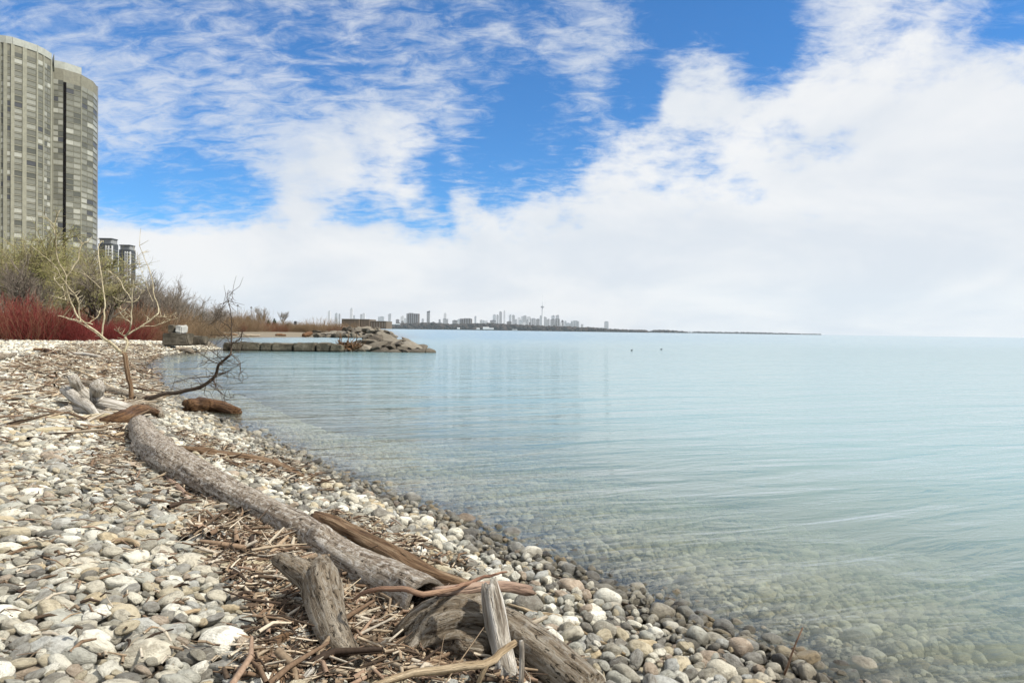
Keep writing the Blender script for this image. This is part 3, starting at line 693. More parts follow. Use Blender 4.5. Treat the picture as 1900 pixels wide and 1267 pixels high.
fg = [([(239, 898), (270, 903), (301, 912)], .022, W_TAN, "straight tan stick left of the long log"), ([(308, 884), (330, 905), (352, 924)], .03, W_PINK, "dull pink branch butting against the long log"), ([(384, 928), (412, 936), (441, 951)], .03, W_TAN, "stubby tan branch under the long log"),
      ([(283, 978), (315, 972), (352, 960)], .018, W_TAN, "bent tan stick above the white boulder"), ([(359, 1022), (385, 1032), (408, 1044)], .02, W_YEL, "yellow stick below the white boulder"), ([(410, 1052), (452, 1050), (500, 1046)], .028, W_YEL, "pale split stick pointing at the split snag"),
      ([(464, 1204), (515, 1186), (578, 1164)], .024, W_BROWN, "upper brown stick beside the split snag's base"), ([(508, 1236), (535, 1222), (568, 1200)], .018, W_TAN, "short tan stick beside the split snag's base"), ([(455, 1225), (490, 1232), (530, 1262)], .026, W_BROWN, "dark curved stick in the bottom litter"),
      ([(942, 1120), (990, 1135), (1040, 1146), (1080, 1172), (1160, 1212)], .014, W_TAN, "long knotty tan branch above the stump's trunk"), ([(880, 1018), (950, 1042), (1020, 1066), (1105, 1098)], .007, W_DARK, "long dark twig parallel to the waterline"), ([(1120, 1108), (1200, 1130), (1268, 1152)], .007, W_DARK, "black wet twig at the waterline"),
      ([(205, 1010), (230, 1002), (262, 1014)], .022, W_TAN, "small curved root among the white cobbles"), ([(420, 862), (470, 868), (500, 886), (545, 900)], .012, W_TAN, "thin tan stick right of the long log"), ([(470, 882), (510, 889), (560, 890)], .014, W_SILVER, "thin grey stick right of the long log"),
      ([(40, 1008), (100, 1004), (155, 1006)], .014, W_TAN, "flat yellow stick in the left cobbles"), ([(330, 1085), (390, 1066), (430, 1060)], .010, W_DARK, "dark bent twig near the pale cobbles"), ([(575, 1150), (610, 1178), (655, 1215)], .012, W_SILVER, "grey twig crossing the snag's foot"),
      ([(660, 1190), (690, 1165), (708, 1150)], .02, W_TAN, "curved tan stick below the log's hollow end"), ([(640, 1180), (655, 1140), (650, 1105)], .010, W_TAN, "thin split stick standing below the long log"), ([(980, 1255), (1010, 1238), (1022, 1226)], .014, W_TAN, "stub of tan wood against the stump's trunk"),
      ([(700, 1235), (740, 1212), (800, 1225)], .016, W_BROWN, "brown twig under the root stump"), ([(450, 905), (475, 893), (498, 868)], .008, W_DARK, "fine dark twig on the pebbles right of the log"), ([(560, 1262), (590, 1230), (600, 1200)], .02, W_SILVER, "grey splinter standing at the bottom edge"), ([(300, 1150), (350, 1135), (420, 1128)], .012, W_TAN, "light stick among the cobbles left of the snag")]
for i, (pts, r, mt, lab) in enumerate(fg):
    drift("driftwood_stick", lab, pts, r + .03, [r * .7, r, r * .95, r * .6], mt, "stick", "sticks washed up on the stones", sides=8, rough=.14, seed=60 + i, jag=.8, knots=1)
o = drift("reed_stalk", "thin red stalk standing up in the shallows at the bottom right", [(1452, 1266), (1466, 1222), (1489, 1163)], [-.05, .13, .34], [.009, .007, .004], W_RED, "stalk", sides=6)

# litter of twigs, chips and bark: nobody could count it
def in_poly(px, py, poly):
    c = np.zeros(px.shape, bool); n = len(poly)
    for i in range(n):
        (ax, ay), (bx, by) = poly[i], poly[(i + 1) % n]
        if ay != by: c ^= ((ay > py) != (by > py)) & (px < (bx - ax) * (py - ay) / (by - ay) + ax)
    return c
zones = [([(330, 1000), (470, 960), (640, 1060), (780, 1130), (1000, 1210), (1060, 1300), (430, 1300), (470, 1180), (420, 1090)], 6000, (.05, .28), .0065),
         ([(180, 800), (250, 800), (420, 960), (520, 1010), (440, 1030), (300, 960), (160, 900)], 1800, (.06, .3), .006), ([(-20, 690), (120, 640), (300, 640), (300, 760), (230, 830), (-20, 830)], 4000, (.15, .95), .016),
         ([(300, 800), (420, 830), (590, 880), (620, 930), (480, 900), (380, 860)], 1500, (.06, .3), .007), ([(-20, 830), (230, 830), (330, 1000), (420, 1267), (-20, 1267)], 900, (.05, .2), .005), ([(600, 960), (700, 980), (900, 1080), (800, 1080), (640, 1010)], 700, (.05, .2), .006)]
zones += [(zones[0][0], 700, (.25, .6), .0035), (zones[0][0], 260, (.25, .65), .011), (zones[1][0], 60, (.25, .5), .010), (zones[2][0], 500, (.5, 1.6), .011)]
wood_cols = np.array([(.31, .235, .16), (.17, .115, .075), (.42, .345, .25), (.54, .475, .37), (.10, .072, .05), (.235, .165, .11), (.27, .19, .135), (.47, .42, .34), (.065, .046, .034)])
P0, P1, RA, CO = [], [], [], []
for poly, n, (l0, l1), r in zones:
    w = [on_ground(min(max(x, -20), 1900), min(y, 1300), 0) for x, y in poly]; x0, x1 = min(p.x for p in w) - .3, max(p.x for p in w) + .3; y0, y1 = min(p.y for p in w) - .2, max(p.y for p in w) + .2
    got = 0
    while got < n:
        x = rng.uniform(x0, x1, 4000); y = rng.uniform(y0, y1, 4000); z = terr(x, y); qx, qy, qf = px_of(x, y, z)
        k = in_poly(qx, qy, poly) & (np.sin(x * 2.3 + np.sin(y * 1.9) * 2) + rng.uniform(-1, 1.6, 4000) > -.2)
        for X, Y, Z in zip(x[k], y[k], z[k]):
            if got >= n: break
            got += 1; L_ = random.uniform(l0, l1) * random.uniform(.5, 1); th = random.gauss(.25, .75) if random.random() < .7 else random.uniform(0, 3.14)
            zt = top_z(X, Y) + random.uniform(-.015, .02) * (1 + 2 * (r > .01)); dz = random.gauss(0, .12) * L_; bend = random.gauss(0, .10) * L_
            a = np.array((X - math.cos(th) * L_ / 2, Y - math.sin(th) * L_ / 2, zt - dz)); b = np.array((X + math.cos(th) * L_ / 2, Y + math.sin(th) * L_ / 2, zt + dz)); mid = (a + b) / 2 + np.array((-math.sin(th) * bend, math.cos(th) * bend, random.uniform(0, .02)))
            rr = r * random.choice((.35, .5, .7, 1, 1, 1.5, 2.0)); cc = wood_cols[random.randrange(len(wood_cols))] * random.uniform(.75, 1.2)
            P0 += [a, mid]; P1 += [mid, b]; RA += [(rr, rr * .9), (rr * .9, rr * .5)]; CO += [cc, cc]
RA = np.array(RA); v, f = sticks(P0, P1, RA[:, 0], RA[:, 1], 5)
me = mesh_np("driftwood_litter", v, f, smooth=True); cc = np.repeat(np.array(CO), 10, axis=0); set_attr(me, "tint", 'FLOAT_COLOR', np.concatenate([cc, np.ones((len(cc), 1))], 1).astype(np.float32))
m = M("litter_wood"); c = m.attr("tint").outputs['Color']; n1 = m.noise(m.pos(), 60, 4, .6)
c = m.mix(m.step(n1, .35, .65, 0, .5), c, m.mix(1., c, (.5, .46, .42), 'MULTIPLY'))
tag(obj("driftwood_litter", me, m.bsdf(c, .9, None, .15)), "brown litter of twigs and wood chips washed up around the logs", None, None, "stuff")

# bark chips and dead leaves among the litter
V = []; F = []; CO = []; nv = 0
poly = zones[0][0]; w = [on_ground(x, min(y, 1300), 0) for x, y in poly]
x = rng.uniform(min(p.x for p in w), max(p.x for p in w), 26000); y = rng.uniform(min(p.y for p in w), max(p.y for p in w), 26000); qx, qy, _ = px_of(x, y, terr(x, y)); k = in_poly(qx, qy, poly)
for X, Y in list(zip(x[k], y[k]))[:3200]:
    s = random.uniform(.012, .045); a = random.uniform(.4, 1); e = Matrix.Rotation(random.uniform(0, 6.28), 3, 'Z') @ Matrix.Rotation(random.gauss(0, .5), 3, 'X') @ Matrix.Rotation(random.gauss(0, .4), 3, 'Y'); zt = top_z(X, Y) + random.uniform(0, .015)
    for q in ((-s, -s * a * .5, 0), (0, -s * a * .6, .006), (s, -s * a * .2, 0), (s * .9, s * a * .4, .003), (0, s * a * .6, -.003), (-s * .8, s * a * .3, .004)): V.append(Vector((X, Y, zt)) + e @ Vector(q))
    F += [(nv, nv + 1, nv + 4, nv + 5), (nv + 1, nv + 2, nv + 3, nv + 4)]; nv += 6; cc = wood_cols[random.choice((1, 4, 5, 5, 6, 8, 0, 2))] * random.uniform(.7, 1.2); CO += [cc] * 6
me = mesh_np("bark_chips", np.array([tuple(q) for q in V]), F, smooth=True); set_attr(me, "tint", 'FLOAT_COLOR', np.concatenate([np.array(CO), np.ones((len(CO), 1))], 1).astype(np.float32))
tag(obj("bark_litter", me, bpy.data.materials["litter_wood"]), "dark bark chips and dead leaves lying in the litter", None, None, "stuff")

# ------------------------------------------------------------------ sapling and fallen branch
class Twigs:
    def __init__(s): s.p0 = []; s.p1 = []; s.r0 = []; s.r1 = []
    def seg(s, a, b, r0, r1): s.p0.append(tuple(a)); s.p1.append(tuple(b)); s.r0.append(r0); s.r1.append(r1)
    def line(s, pts, r0, r1):
        n = len(pts) - 1
        for i in range(n): s.seg(pts[i], pts[i + 1], r0 + (r1 - r0) * i / n, r0 + (r1 - r0) * (i + 1) / n)
    def build(s, name, mat, parent=None, k=5, org=(0, 0, 0)):
        v, f = sticks(np.array(s.p0) - np.array(org), np.array(s.p1) - np.array(org), s.r0, s.r1, k); me = mesh_np(name, v, f, smooth=True)
        p0 = np.repeat(np.array(s.p0), 2 * k, axis=0); set_attr(me, "wood", 'FLOAT_VECTOR', (v + np.array(org)).astype(np.float32) * .6)
        return obj(name, me, mat, parent)

def traced(pts, d0, d1, n=14):
    ds = np.linspace(d0, d1, len(pts)); q = [Vector(p) for p in crom([at(x, y, d) for (x, y), d in zip(pts, ds)], n)]
    return [p + (mnoise.noise_vector(p * 5) * .035 if 0 < i < n - 1 else Vector()) for i, p in enumerate(q)]

foot = on_ground(244, 744, 0); DS = foot.y
sap = tag(empty("bare_sapling", (foot.x, foot.y, ground_z(foot.x, foot.y))), "bare pale yellow sapling growing out of the driftwood", "sapling")
org = np.array(sap.location)
tr = [limb(traced([(245, 748), (243, 733), (239, 694), (233, 664), (226, 653)], DS, DS), [.075, .06, .056, .058, .045], sides=12, rough=.18, seed=3, kink=.3)]
limb_obj("trunk", tr, W_BROWN, sap)
D = DS
branches = [([(228, 656), (210, 640), (194, 628), (183, 619)], .05, .04, 0, -.2), ([(185, 620), (152, 595), (134, 568), (125, 541), (123, 514)], .034, .026, -.2, -.5), ([(123, 514), (108, 481), (104, 450), (104, 427)], .024, .012, -.5, -.9), ([(123, 514), (143, 484), (153, 454), (167, 445)], .024, .012, -.5, -.1),
    ([(189, 623), (194, 580), (195, 556), (185, 490), (183, 457), (192, 447)], .03, .012, -.1, .6), ([(188, 536), (172, 522), (156, 508)], .016, .010, .3, .8), ([(172, 602), (140, 594), (107, 586)], .02, .012, -.2, -.7), ([(131, 558), (116, 555), (102, 550)], .016, .012, -.4, -.7), ([(119, 540), (108, 527), (99, 514)], .017, .012, -.4, .2), ([(150, 598), (146, 570), (140, 552), (119, 540)], .022, .016, -.2, -.4),
    ([(165, 600), (182, 588), (187, 572)], .016, .01, -.2, .2), ([(228, 655), (236, 640), (233, 622)], .05, .04, 0, .2), ([(233, 622), (260, 607), (290, 586), (294, 571)], .032, .022, .2, .6), ([(294, 571), (287, 550), (279, 505), (260, 460), (261, 424)], .02, .006, .6, 1.1), ([(234, 622), (243, 607), (245, 562), (248, 520)], .032, .014, .2, -.2), ([(245, 562), (225, 558), (209, 551)], .018, .01, .1, -.3),
    ([(245, 559), (221, 520), (203, 502)], .018, .01, .1, .5), ([(247, 560), (258, 552), (264, 538)], .014, .008, 0, .2), ([(233, 622), (222, 617), (212, 610)], .02, .012, .2, -.1), ([(248, 457), (258, 487), (269, 520), (284, 560)], .005, .010, 1, .6), ([(262, 606), (285, 604), (310, 596), (330, 590)], .014, .007, .3, .7), ([(244, 590), (230, 575), (216, 570)], .012, .008, .1, -.3), ([(290, 586), (310, 588), (328, 580)], .012, .006, .6, .9), ([(219, 575), (233, 590), (243, 600)], .008, .012, .3, .2),
    ([(60, 458), (75, 470), (96, 486), (118, 520), (146, 556)], .012, .016, -1.2, -.3), ([(83, 386), (84, 400), (86, 414)], .01, .01, -.6, -.6), ([(226, 655), (205, 640), (180, 620), (150, 600), (122, 590)], .02, .008, .1, .7), ([(43, 424), (47, 434), (52, 440)], .010, .008, -1, -1)]
branches = [b for b in branches if b[0][0] not in ((83, 386), (43, 424))] + [([(104, 427), (98, 415), (83, 400), (85, 384)], .012, .008, -.9, -1.1), ([(104, 440), (100, 425), (103, 405), (112, 390)], .012, .008, -.8, -.5)]
for pts, r0, r1, a, b in branches:
    br = Twigs(); t = traced(pts, D + a, D + b); br.line(t, r0 * .72, r1 * .7)
    for _ in range(random.randint(3, 7)):                                 # small side spurs
        s = t[random.randint(3, 12)]; d = Vector((random.gauss(0, 1), random.gauss(0, .8), random.uniform(0, 1.2))).normalized(); br.seg(s, s + d * random.uniform(.08, .3), .008, .004)
    br.build("branch", W_YEL, sap, 6, org)
# the leaning branch over the water
fb_org = Vector(on_ground(262, 744, 0)); fbr = tag(empty("fallen_branch", (fb_org.x, fb_org.y, ground_z(fb_org.x, fb_org.y))), "dark twiggy branch arching from the driftwood out over the water", "branch")
main_px = [(250, 742), (290, 734), (350, 724), (380, 715), (398, 697), (407, 676), (428, 658)]
mainp = [Vector(p) for p in crom([at(x, y, DS + k * -.12) for k, (x, y) in enumerate(main_px)], 40)]
limb_obj("main_limb", [limb(mainp, [.06, .048, .044, .04, .034, .026], sides=10, rough=.1, seed=12, n=50)], W_DARK, fbr)
o2 = np.array(fbr.location)
for pts, r0, r1 in [([(428, 658), (429, 634), (429, 606), (428, 580), (422, 556), (424, 538)], .022, .005), ([(429, 612), (418, 602), (404, 595), (386, 604)], .012, .006), ([(429, 640), (442, 632), (450, 618)], .014, .006), ([(448, 640), (450, 625), (452, 612)], .008, .005), ([(407, 676), (390, 668), (372, 656), (355, 652)], .012, .005), ([(398, 697), (372, 700), (345, 704), (318, 712)], .014, .005),
    ([(428, 658), (440, 668), (447, 684), (443, 700)], .012, .004), ([(400, 695), (420, 690), (436, 680), (452, 672)], .012, .004), ([(398, 700), (400, 716), (412, 732), (420, 745)], .012, .004), ([(412, 670), (398, 655), (380, 645), (366, 650)], .010, .004), ([(421, 664), (405, 664), (388, 668), (368, 676)], .010, .004), ([(428, 700), (440, 702), (453, 712)], .006, .003), ([(386, 712), (402, 722), (425, 738), (436, 730)], .008, .003),
    ([(428, 640), (420, 625), (396, 620)], .008, .004), ([(422, 556), (414, 565), (410, 580)], .005, .003), ([(424, 560), (432, 552), (430, 542)], .005, .003)]:
    tw = Twigs(); e = random.uniform(-.7, .5); t = traced(pts, DS - .7, DS - .7 + e, 12); tw.line(t, r0, r1)
    for k in range(2, 12, 2):
        for _ in range(2):
            d = Vector((random.gauss(0, 1), random.gauss(0, .7), random.gauss(.1, .8))).normalized(); L_ = random.uniform(.12, .5); q = t[k] + d * L_ * .5 + Vector((0, 0, random.uniform(-.05, .05))); tw.seg(t[k], q, .006, .0045); tw.seg(q, q + (d + Vector((random.gauss(0, .4), 0, random.gauss(0, .4)))).normalized() * L_ * .5, .0045, .003)
    tw.build("twig", W_DARK, fbr, 5, o2)
for k in range(12, 40, 2):
    tw = Twigs()
    for _ in range(2):
        d = Vector((random.gauss(0, 1), random.gauss(0, .6), random.gauss(.1, .8))).normalized(); L_ = random.uniform(.2, .8); q = mainp[k] + d * L_ * .5; tw.seg(mainp[k], q, .009, .006); tw.seg(q, q + (d + Vector((random.gauss(0, .5), 0, random.gauss(0, .5)))).normalized() * L_ * .5, .006, .003)
    tw.build("twig", W_DARK, fbr, 5, o2)
# ------------------------------------------------------------------ breakwater, rock mounds, blocks
m = M("armour_stone"); oc = m.objc(); rnd = m.rand(); p = m.pos()
n1 = m.noise(p, 1.6, 6, .65); n2 = m.noise(p, 9, 5, .7)
c = m.ramp(rnd, [(0, (.13, .112, .085)), (.2, (.075, .064, .048)), (.4, (.19, .168, .132)), (.55, (.06, .05, .038)), (.7, (.105, .09, .068)), (.85, (.235, .21, .17)), (1, (.13, .112, .09))], 'CONSTANT')
c = m.mix(m.step(n1, .4, .68, 0, .6), c, (.16, .135, .10)); c = m.mix(m.step(n2, .5, .7, 0, .35), c, (.30, .275, .23))
sx = m.n("ShaderNodeSeparateXYZ"); m.l(p, sx.inputs[0]); wet = m.step(m.math('MULTIPLY_ADD', n2, .16, sx.outputs[2]), .34, .12)
c = m.mix(m.math('MULTIPLY', wet, .8), c, (.055, .05, .038))
MAT_ROCK = m.bsdf(c, .85, m.bump(m.math('MULTIPLY_ADD', n1, 1., m.math('MULTIPLY', n2, .4)), .8, .12), .25)
def rock_mesh(seed):
    bm = bmesh.new(); bmesh.ops.create_icosphere(bm, subdivisions=3, radius=1.0); r = random.Random(seed); v = np.array([x.co[:] for x in bm.verts])
    v = v / (np.sum(np.abs(v) ** 6, 1, keepdims=True) ** (1 / 6)); off = Vector((r.uniform(-50, 50), r.uniform(-50, 50), 0))
    for _ in range(14):
        n = np.array([r.gauss(0, 1), r.gauss(0, 1), r.gauss(0, .8)]); n /= np.linalg.norm(n); ex = v @ n - r.uniform(.5, .85); v = v - np.outer(np.maximum(ex, 0), n)
    v = v * (1 + np.array([mnoise.noise(Vector(q) * 2 + off) * .10 + mnoise.noise(Vector(q) * 6 + off) * .05 for q in v])[:, None]); v /= np.abs(v).max(0)
    for b, q in zip(bm.verts, v): b.co = q
    me = bpy.data.meshes.new("rock"); bm.to_mesh(me); bm.free(); me.materials.append(MAT_ROCK); return me
ROCKS = [rock_mesh(900 + i) for i in range(10)]
def rock(parent, pos, size, rot, org):
    o = bpy.data.objects.new("rock", ROCKS[random.randrange(10)]); col.objects.link(o); o.parent = parent
    o.location = Vector(pos) - Vector(org); o.scale = size; o.rotation_euler = rot; return o

# front mound at the end of the breakwater
GD = 62.0
g_org = on_plane(715, 650.5, 0); gro = tag(empty("rock_groyne", g_org), "mound of angular grey rocks at the end of the stone breakwater", "groyne")
xa = at(640, 640, GD).x; xb = at(785, 640, GD).x
def crest(x):
    u = (x - xa) / (xb - xa); return float(np.interp(u, [-.05, .05, .16, .3, .42, .6, .75, .9, 1.0], [.25, .75, 1.4, 1.6, 1.25, 1.0, .7, .35, .05]))
mb = MB(); N_ = 18; xs = np.linspace(xa - .3, xb - .4, N_); ring = []
V = []; F = []
for i, x in enumerate(xs):
    h = max(.05, crest(x) - .45); V += [(x, GD - 1.5, -.6), (x, GD + .6, h * .6), (x, GD + 2.6, h), (x, GD + 5.5, h * .9), (x, GD + 9, -.6)]
for i in range(N_ - 1):
    for j in range(4): F.append((i * 5 + j, (i + 1) * 5 + j, (i + 1) * 5 + j + 1, i * 5 + j + 1))
core = mesh_np("core", np.array(V) - np.array(g_org), F); obj("rock_core", core, MAT_ROCK, gro)
random.seed(21)
for row, (v, dy) in enumerate(((.05, -.9), (.22, -.3), (.42, .3), (.62, 1.0), (.82, 1.7), (.97, 2.6), (.95, 4.2))):
    x = xa + random.uniform(-.6, .2)
    while x < xb + .2:
        w = random.uniform(.5, 1.1); h = crest(x + w * .5) * v
        if not (row > 1 and crest(x + w) < .25):
            sl = math.atan2(crest(x + w + .8) - crest(x + w - .8), 1.6) * v
            rock(gro, (x + w, GD + dy + random.uniform(-.3, .3), max(h, .04) - .05), (w * 1.08, random.uniform(.55, .95), random.uniform(.16, .34)), (random.uniform(.0, .5), -sl + random.gauss(0, .16), random.gauss(0, .5)), g_org)
        x += w * 1.62
# rear mound, farther back along the shore
r_org = on_plane(690, 626, 0); rev = tag(empty("rock_revetment", r_org), "long rock revetment sloping to the lake behind the groyne", "revetment")
for i in range(170):
    px = random.uniform(588, 735); dd = random.uniform(148, 190) if px > 640 else random.uniform(165, 200)
    top = float(np.interp(px, [585, 640, 690, 712, 735], [1.0, 1.75, 2.2, 1.5, .1])); t = random.random() ** .8
    dd2 = dd if t > .4 else random.uniform(146, 156); z = top * t
    P = at(px, 600, dd2); w = random.uniform(.8, 1.6); rock(rev, (P.x, P.y, z - .1), (w, w * .8, w * .45), (random.gauss(.2, .2), random.gauss(0, .2), random.uniform(0, 3)), r_org)
V = []; F = []
for i, px in enumerate(np.linspace(588, 734, 16)):
    top = float(np.interp(px, [585, 640, 690, 712, 735], [1.0, 1.75, 2.2, 1.5, .1])) - .25
    for dd, z in ((147, -.5), (160, top * .8), (175, top), (205, top * .9), (215, -.5)): q = at(px, 600, dd); V.append((q.x, q.y, z))
for i in range(15):
    for j in range(4): F.append((i * 5 + j, (i + 1) * 5 + j, (i + 1) * 5 + j + 1, i * 5 + j + 1))
obj("rock_core", mesh_np("rock_core", np.array(V) - np.array(r_org), F), MAT_ROCK, rev)

def block_mesh(seed, sx, sy, sz, bev=.09, rough=.13):
    bm = bmesh.new(); bmesh.ops.create_cube(bm, size=1.0)
    for v in bm.verts: v.co = Vector((v.co.x * sx, v.co.y * sy, v.co.z * sz))
    bmesh.ops.bevel(bm, geom=bm.edges[:], offset=bev, segments=2, affect='EDGES'); bmesh.ops.subdivide_edges(bm, edges=bm.edges[:], cuts=2, use_grid_fill=True)
    for v in bm.verts: v.co += mnoise.noise_vector(v.co * 1.3 + Vector((seed * 3.3, 0, 0))) * rough
    me = bpy.data.meshes.new("block"); bm.to_mesh(me); bm.free(); return me
m = M("breakwater_stone"); p = m.pos(); n1 = m.noise(p, 1.4, 6, .7); n2 = m.noise(p, 7, 5, .7); c = m.ramp(n1, [(.3, (.05, .043, .03)), (.5, (.12, .105, .075)), (.72, (.23, .205, .155))]); c = m.mix(m.step(n2, .5, .72, 0, .5), c, (.05, .045, .034))
sx = m.n("ShaderNodeSeparateXYZ"); m.l(p, sx.inputs[0]); c = m.mix(m.step(m.math('MULTIPLY_ADD', n2, .12, sx.outputs[2]), .26, .12, 0, .9), c, (.018, .016, .012)); MAT_WALL = m.bsdf(c, .9, m.bump(m.math('ADD', n1, n2), .8, .1), .2)
w_org = on_plane(530, 649.5, 0); bw = tag(empty("stone_breakwater", w_org), "low breakwater of long stone blocks running out to the rock mound", "breakwater")
wd = 59.0
edges = [412, 426, 448, 482, 504, 543, 584, 612, 634]
for i in range(len(edges) - 1):
    a = at(edges[i], 640, wd); b = at(edges[i + 1], 640, wd); L_ = b.x - a.x; h = .84 + random.uniform(-.06, .05)
    o = obj("stone_block", block_mesh(i, L_ - .05, 1.3, h + .5), MAT_WALL, bw); o.location = Vector(((a.x + b.x) / 2, wd + .65 + random.uniform(-.08, .08), (h - .5) / 2 - .12)) - Vector(w_org); o.rotation_euler = (0, random.gauss(0, .008), random.gauss(0, .02))
# concrete / armour blocks stacked where the breakwater meets the beach
m = M("grey_concrete"); p = m.pos(); n1 = m.noise(p, 2.2, 6, .65); c = m.ramp(n1, [(.3, (.05, .042, .03)), (.55, (.11, .095, .07)), (.75, (.20, .18, .14))]); MAT_BLOCK = m.bsdf(c, .9, m.bump(n1, .5, .05))
m = M("pale_concrete"); p = m.pos(); n1 = m.noise(p, 2.2, 6, .65); c = m.ramp(n1, [(.3, (.34, .34, .31)), (.6, (.46, .46, .43))]); MAT_PALE = m.bsdf(c, .9)
for (x0, x1, y0, y1, dd, mt, lab) in [(300, 349, 619, 635, 54, MAT_BLOCK, "wide dark stone block on the beach under the two stacked blocks"), (352, 378, 624, 635, 55, MAT_BLOCK, "low dark stone block nearest the start of the breakwater"),
        (308, 322, 603, 618.5, 54.5, MAT_BLOCK, "upper dark grey block stacked on the wide block"), (323, 337, 603.5, 618.5, 54.4, MAT_PALE, "whitish upper block stacked on the wide block")]:
    a = at(x0, y1, dd); b = at(x1, y0, dd); lw = y1 < 620
    o = obj("stone_block", block_mesh(int(x0), abs(b.x - a.x) - .04, 1.1, abs(b.z - a.z) + (0 if lw else .25)), mt); o.location = ((a.x + b.x) / 2, dd + .55, (a.z + b.z) / 2 - (0 if lw else .12)); tag(o, lab, "block", "stone blocks at the beach end of the breakwater")
# dark root tangle caught between wall and mound
tk = Twigs(); c0 = at(648, 645, 60.3); random.seed(5)
for _ in range(60):
    d = Vector((random.gauss(0, .9), random.gauss(0, .5), random.uniform(.0, 1.1))).normalized(); s = c0 + Vector((random.uniform(-.9, .7), random.uniform(-.3, .3), random.uniform(-.15, .35))); L_ = random.uniform(.4, 1.1); q = s + d * L_ * .6; tk.seg(s, q, .06, .04); tk.seg(q, q + (d + Vector((random.gauss(0, .4), 0, random.gauss(0, .4)))).normalized() * L_ * .5, .04, .015)
for _ in range(8):
    s = c0 + Vector((random.uniform(-1.0, .7), random.uniform(-.3, .3), random.uniform(-.3, .2))); tk.seg(s, s + Vector((random.uniform(-.8, .8), random.uniform(-.3, .3), random.uniform(.1, .5))), .16, .08)
o = tk.build("root_tangle", W_WET, None, 6, c0); o.location = c0; tag(o, "dark tangle of roots caught between breakwater and rock mound", "driftwood")
for (a, b, lab, mt, r) in [((566, 622), (577, 618), "dark stump on the far small beach", W_WET, .55), ((404, 620), (440, 621), "dark log lying along the left of the far small beach", W_BROWN, .22), ((452, 622), (482, 622), "thin grey log near the water of the far small beach", W_STUMP, .2), ((512, 621), (530, 621.5), "dark log in the middle of the far small beach", W_WET, .25)]:
    drift("stranded_log", lab, [a, ((a[0] + b[0]) / 2, (a[1] + b[1]) / 2), b], r * .7, [r * .8, r, r * .7], mt, "log", "logs on the far small beach", sides=10, rough=.25)

# ------------------------------------------------------------------ vegetation
def bark(name, a, b):
    m = M(name); n1 = m.noise(m.pos(), 3.0, 4, .6); rnd = m.rand(); c = m.mix(m.step(n1, .35, .65), a, b); c = m.mix(m.math('MULTIPLY', rnd, .35), c, tuple(k * .6 for k in a)); return m.bsdf(c, .85, None, .15)
V_RED = bark("red_osier_stems", (.25, .046, .042), (.17, .046, .038)); V_RED2 = bark("rust_stems", (.25, .115, .07), (.18, .085, .055))
V_BROWN = bark("brown_twigs", (.30, .21, .125), (.21, .15, .095)); V_GREY = bark("grey_brown_twigs", (.26, .22, .175), (.19, .16, .13)); V_OLIVE = bark("olive_willow_twigs", (.34, .30, .15), (.25, .22, .12)); V_TRUNK = bark("tree_bark", (.16, .135, .105), (.11, .09, .07)); V_PALE = bark("pale_grey_twigs", (.30, .27, .23), (.22, .2, .17))
m = M("spring_willow_leaf"); rr_ = m.noise(m.pos(), .8, 3); MAT_LEAF = m.bsdf(m.mix(m.step(rr_, .35, .65), (.42, .42, .13), (.30, .32, .10)), .7, None, .2)
m = M("dark_conifer"); MAT_CONIF = m.bsdf(m.mix(m.noise(m.pos(), 2.5), (.018, .032, .014), (.05, .075, .03)), .8, None, .15)

def grow_tree(seed, h, trunk_r, stems=1, spread=.55, levels=4, kids=5, twig=.012, up=.25, droop=0.0, wob=.22):
    """trunk Twigs and crown Twigs of a bare branching tree of height h"""
    r = random.Random(seed); big, fine, tips = Twigs(), Twigs(), []
    def go(p, d, L, rad_, lev):
        n = 3 if lev > 1 else 4; q = p.copy(); nodes = [q.copy()]
        for i in range(n):
            d = (d + Vector((r.gauss(0, wob), r.gauss(0, wob), r.gauss(0, wob * .6) + up * .25 - droop * (lev / levels) ** 2))).normalized(); q2 = q + d * (L / n)
            t0 = rad_ * (1 - .55 * i / n); t1 = rad_ * (1 - .55 * (i + 1) / n)
            (big if lev <= 1 else fine).seg(q, q2, max(t0, twig), max(t1, twig * .8)); q = q2; nodes.append(q.copy())
        if lev >= levels: tips.append((q.copy(), d.copy())); return
        k = kids if lev else kids + 2
        for i in range(k):
            f = r.uniform(.3, 1.0) if lev else r.uniform(.25, 1.0); x = f * n; a = nodes[min(int(x), n - 1)]; b = nodes[min(int(x) + 1, n)]; s = a + (b - a) * (x - int(x))
            az = r.uniform(0, 6.283); sp_ = spread * r.uniform(.6, 1.3); o = Vector((math.cos(az), math.sin(az), 0)); dd = (d * math.cos(sp_) + o * math.sin(sp_)).normalized()
            go(s, dd, L * r.uniform(.5, .72), rad_ * .5, lev + 1)
    for i in range(stems):
        az = r.uniform(0, 6.28); t = (0.08 if stems == 1 else .5) * r.uniform(.3, 1); go(Vector((math.cos(az) * .15 * (stems > 1), math.sin(az) * .15 * (stems > 1), -.1)), Vector((math.cos(az) * t, math.sin(az) * t, 1)).normalized(), h * .5, trunk_r, 0)
    zmax = max(p[2] for p in fine.p1); s = h / zmax
    for T in (big, fine):
        T.p0 = [tuple(c * s for c in p) for p in T.p0]; T.p1 = [tuple(c * s for c in p) for p in T.p1]
    return big, fine, [(p * s, d) for p, d in tips]

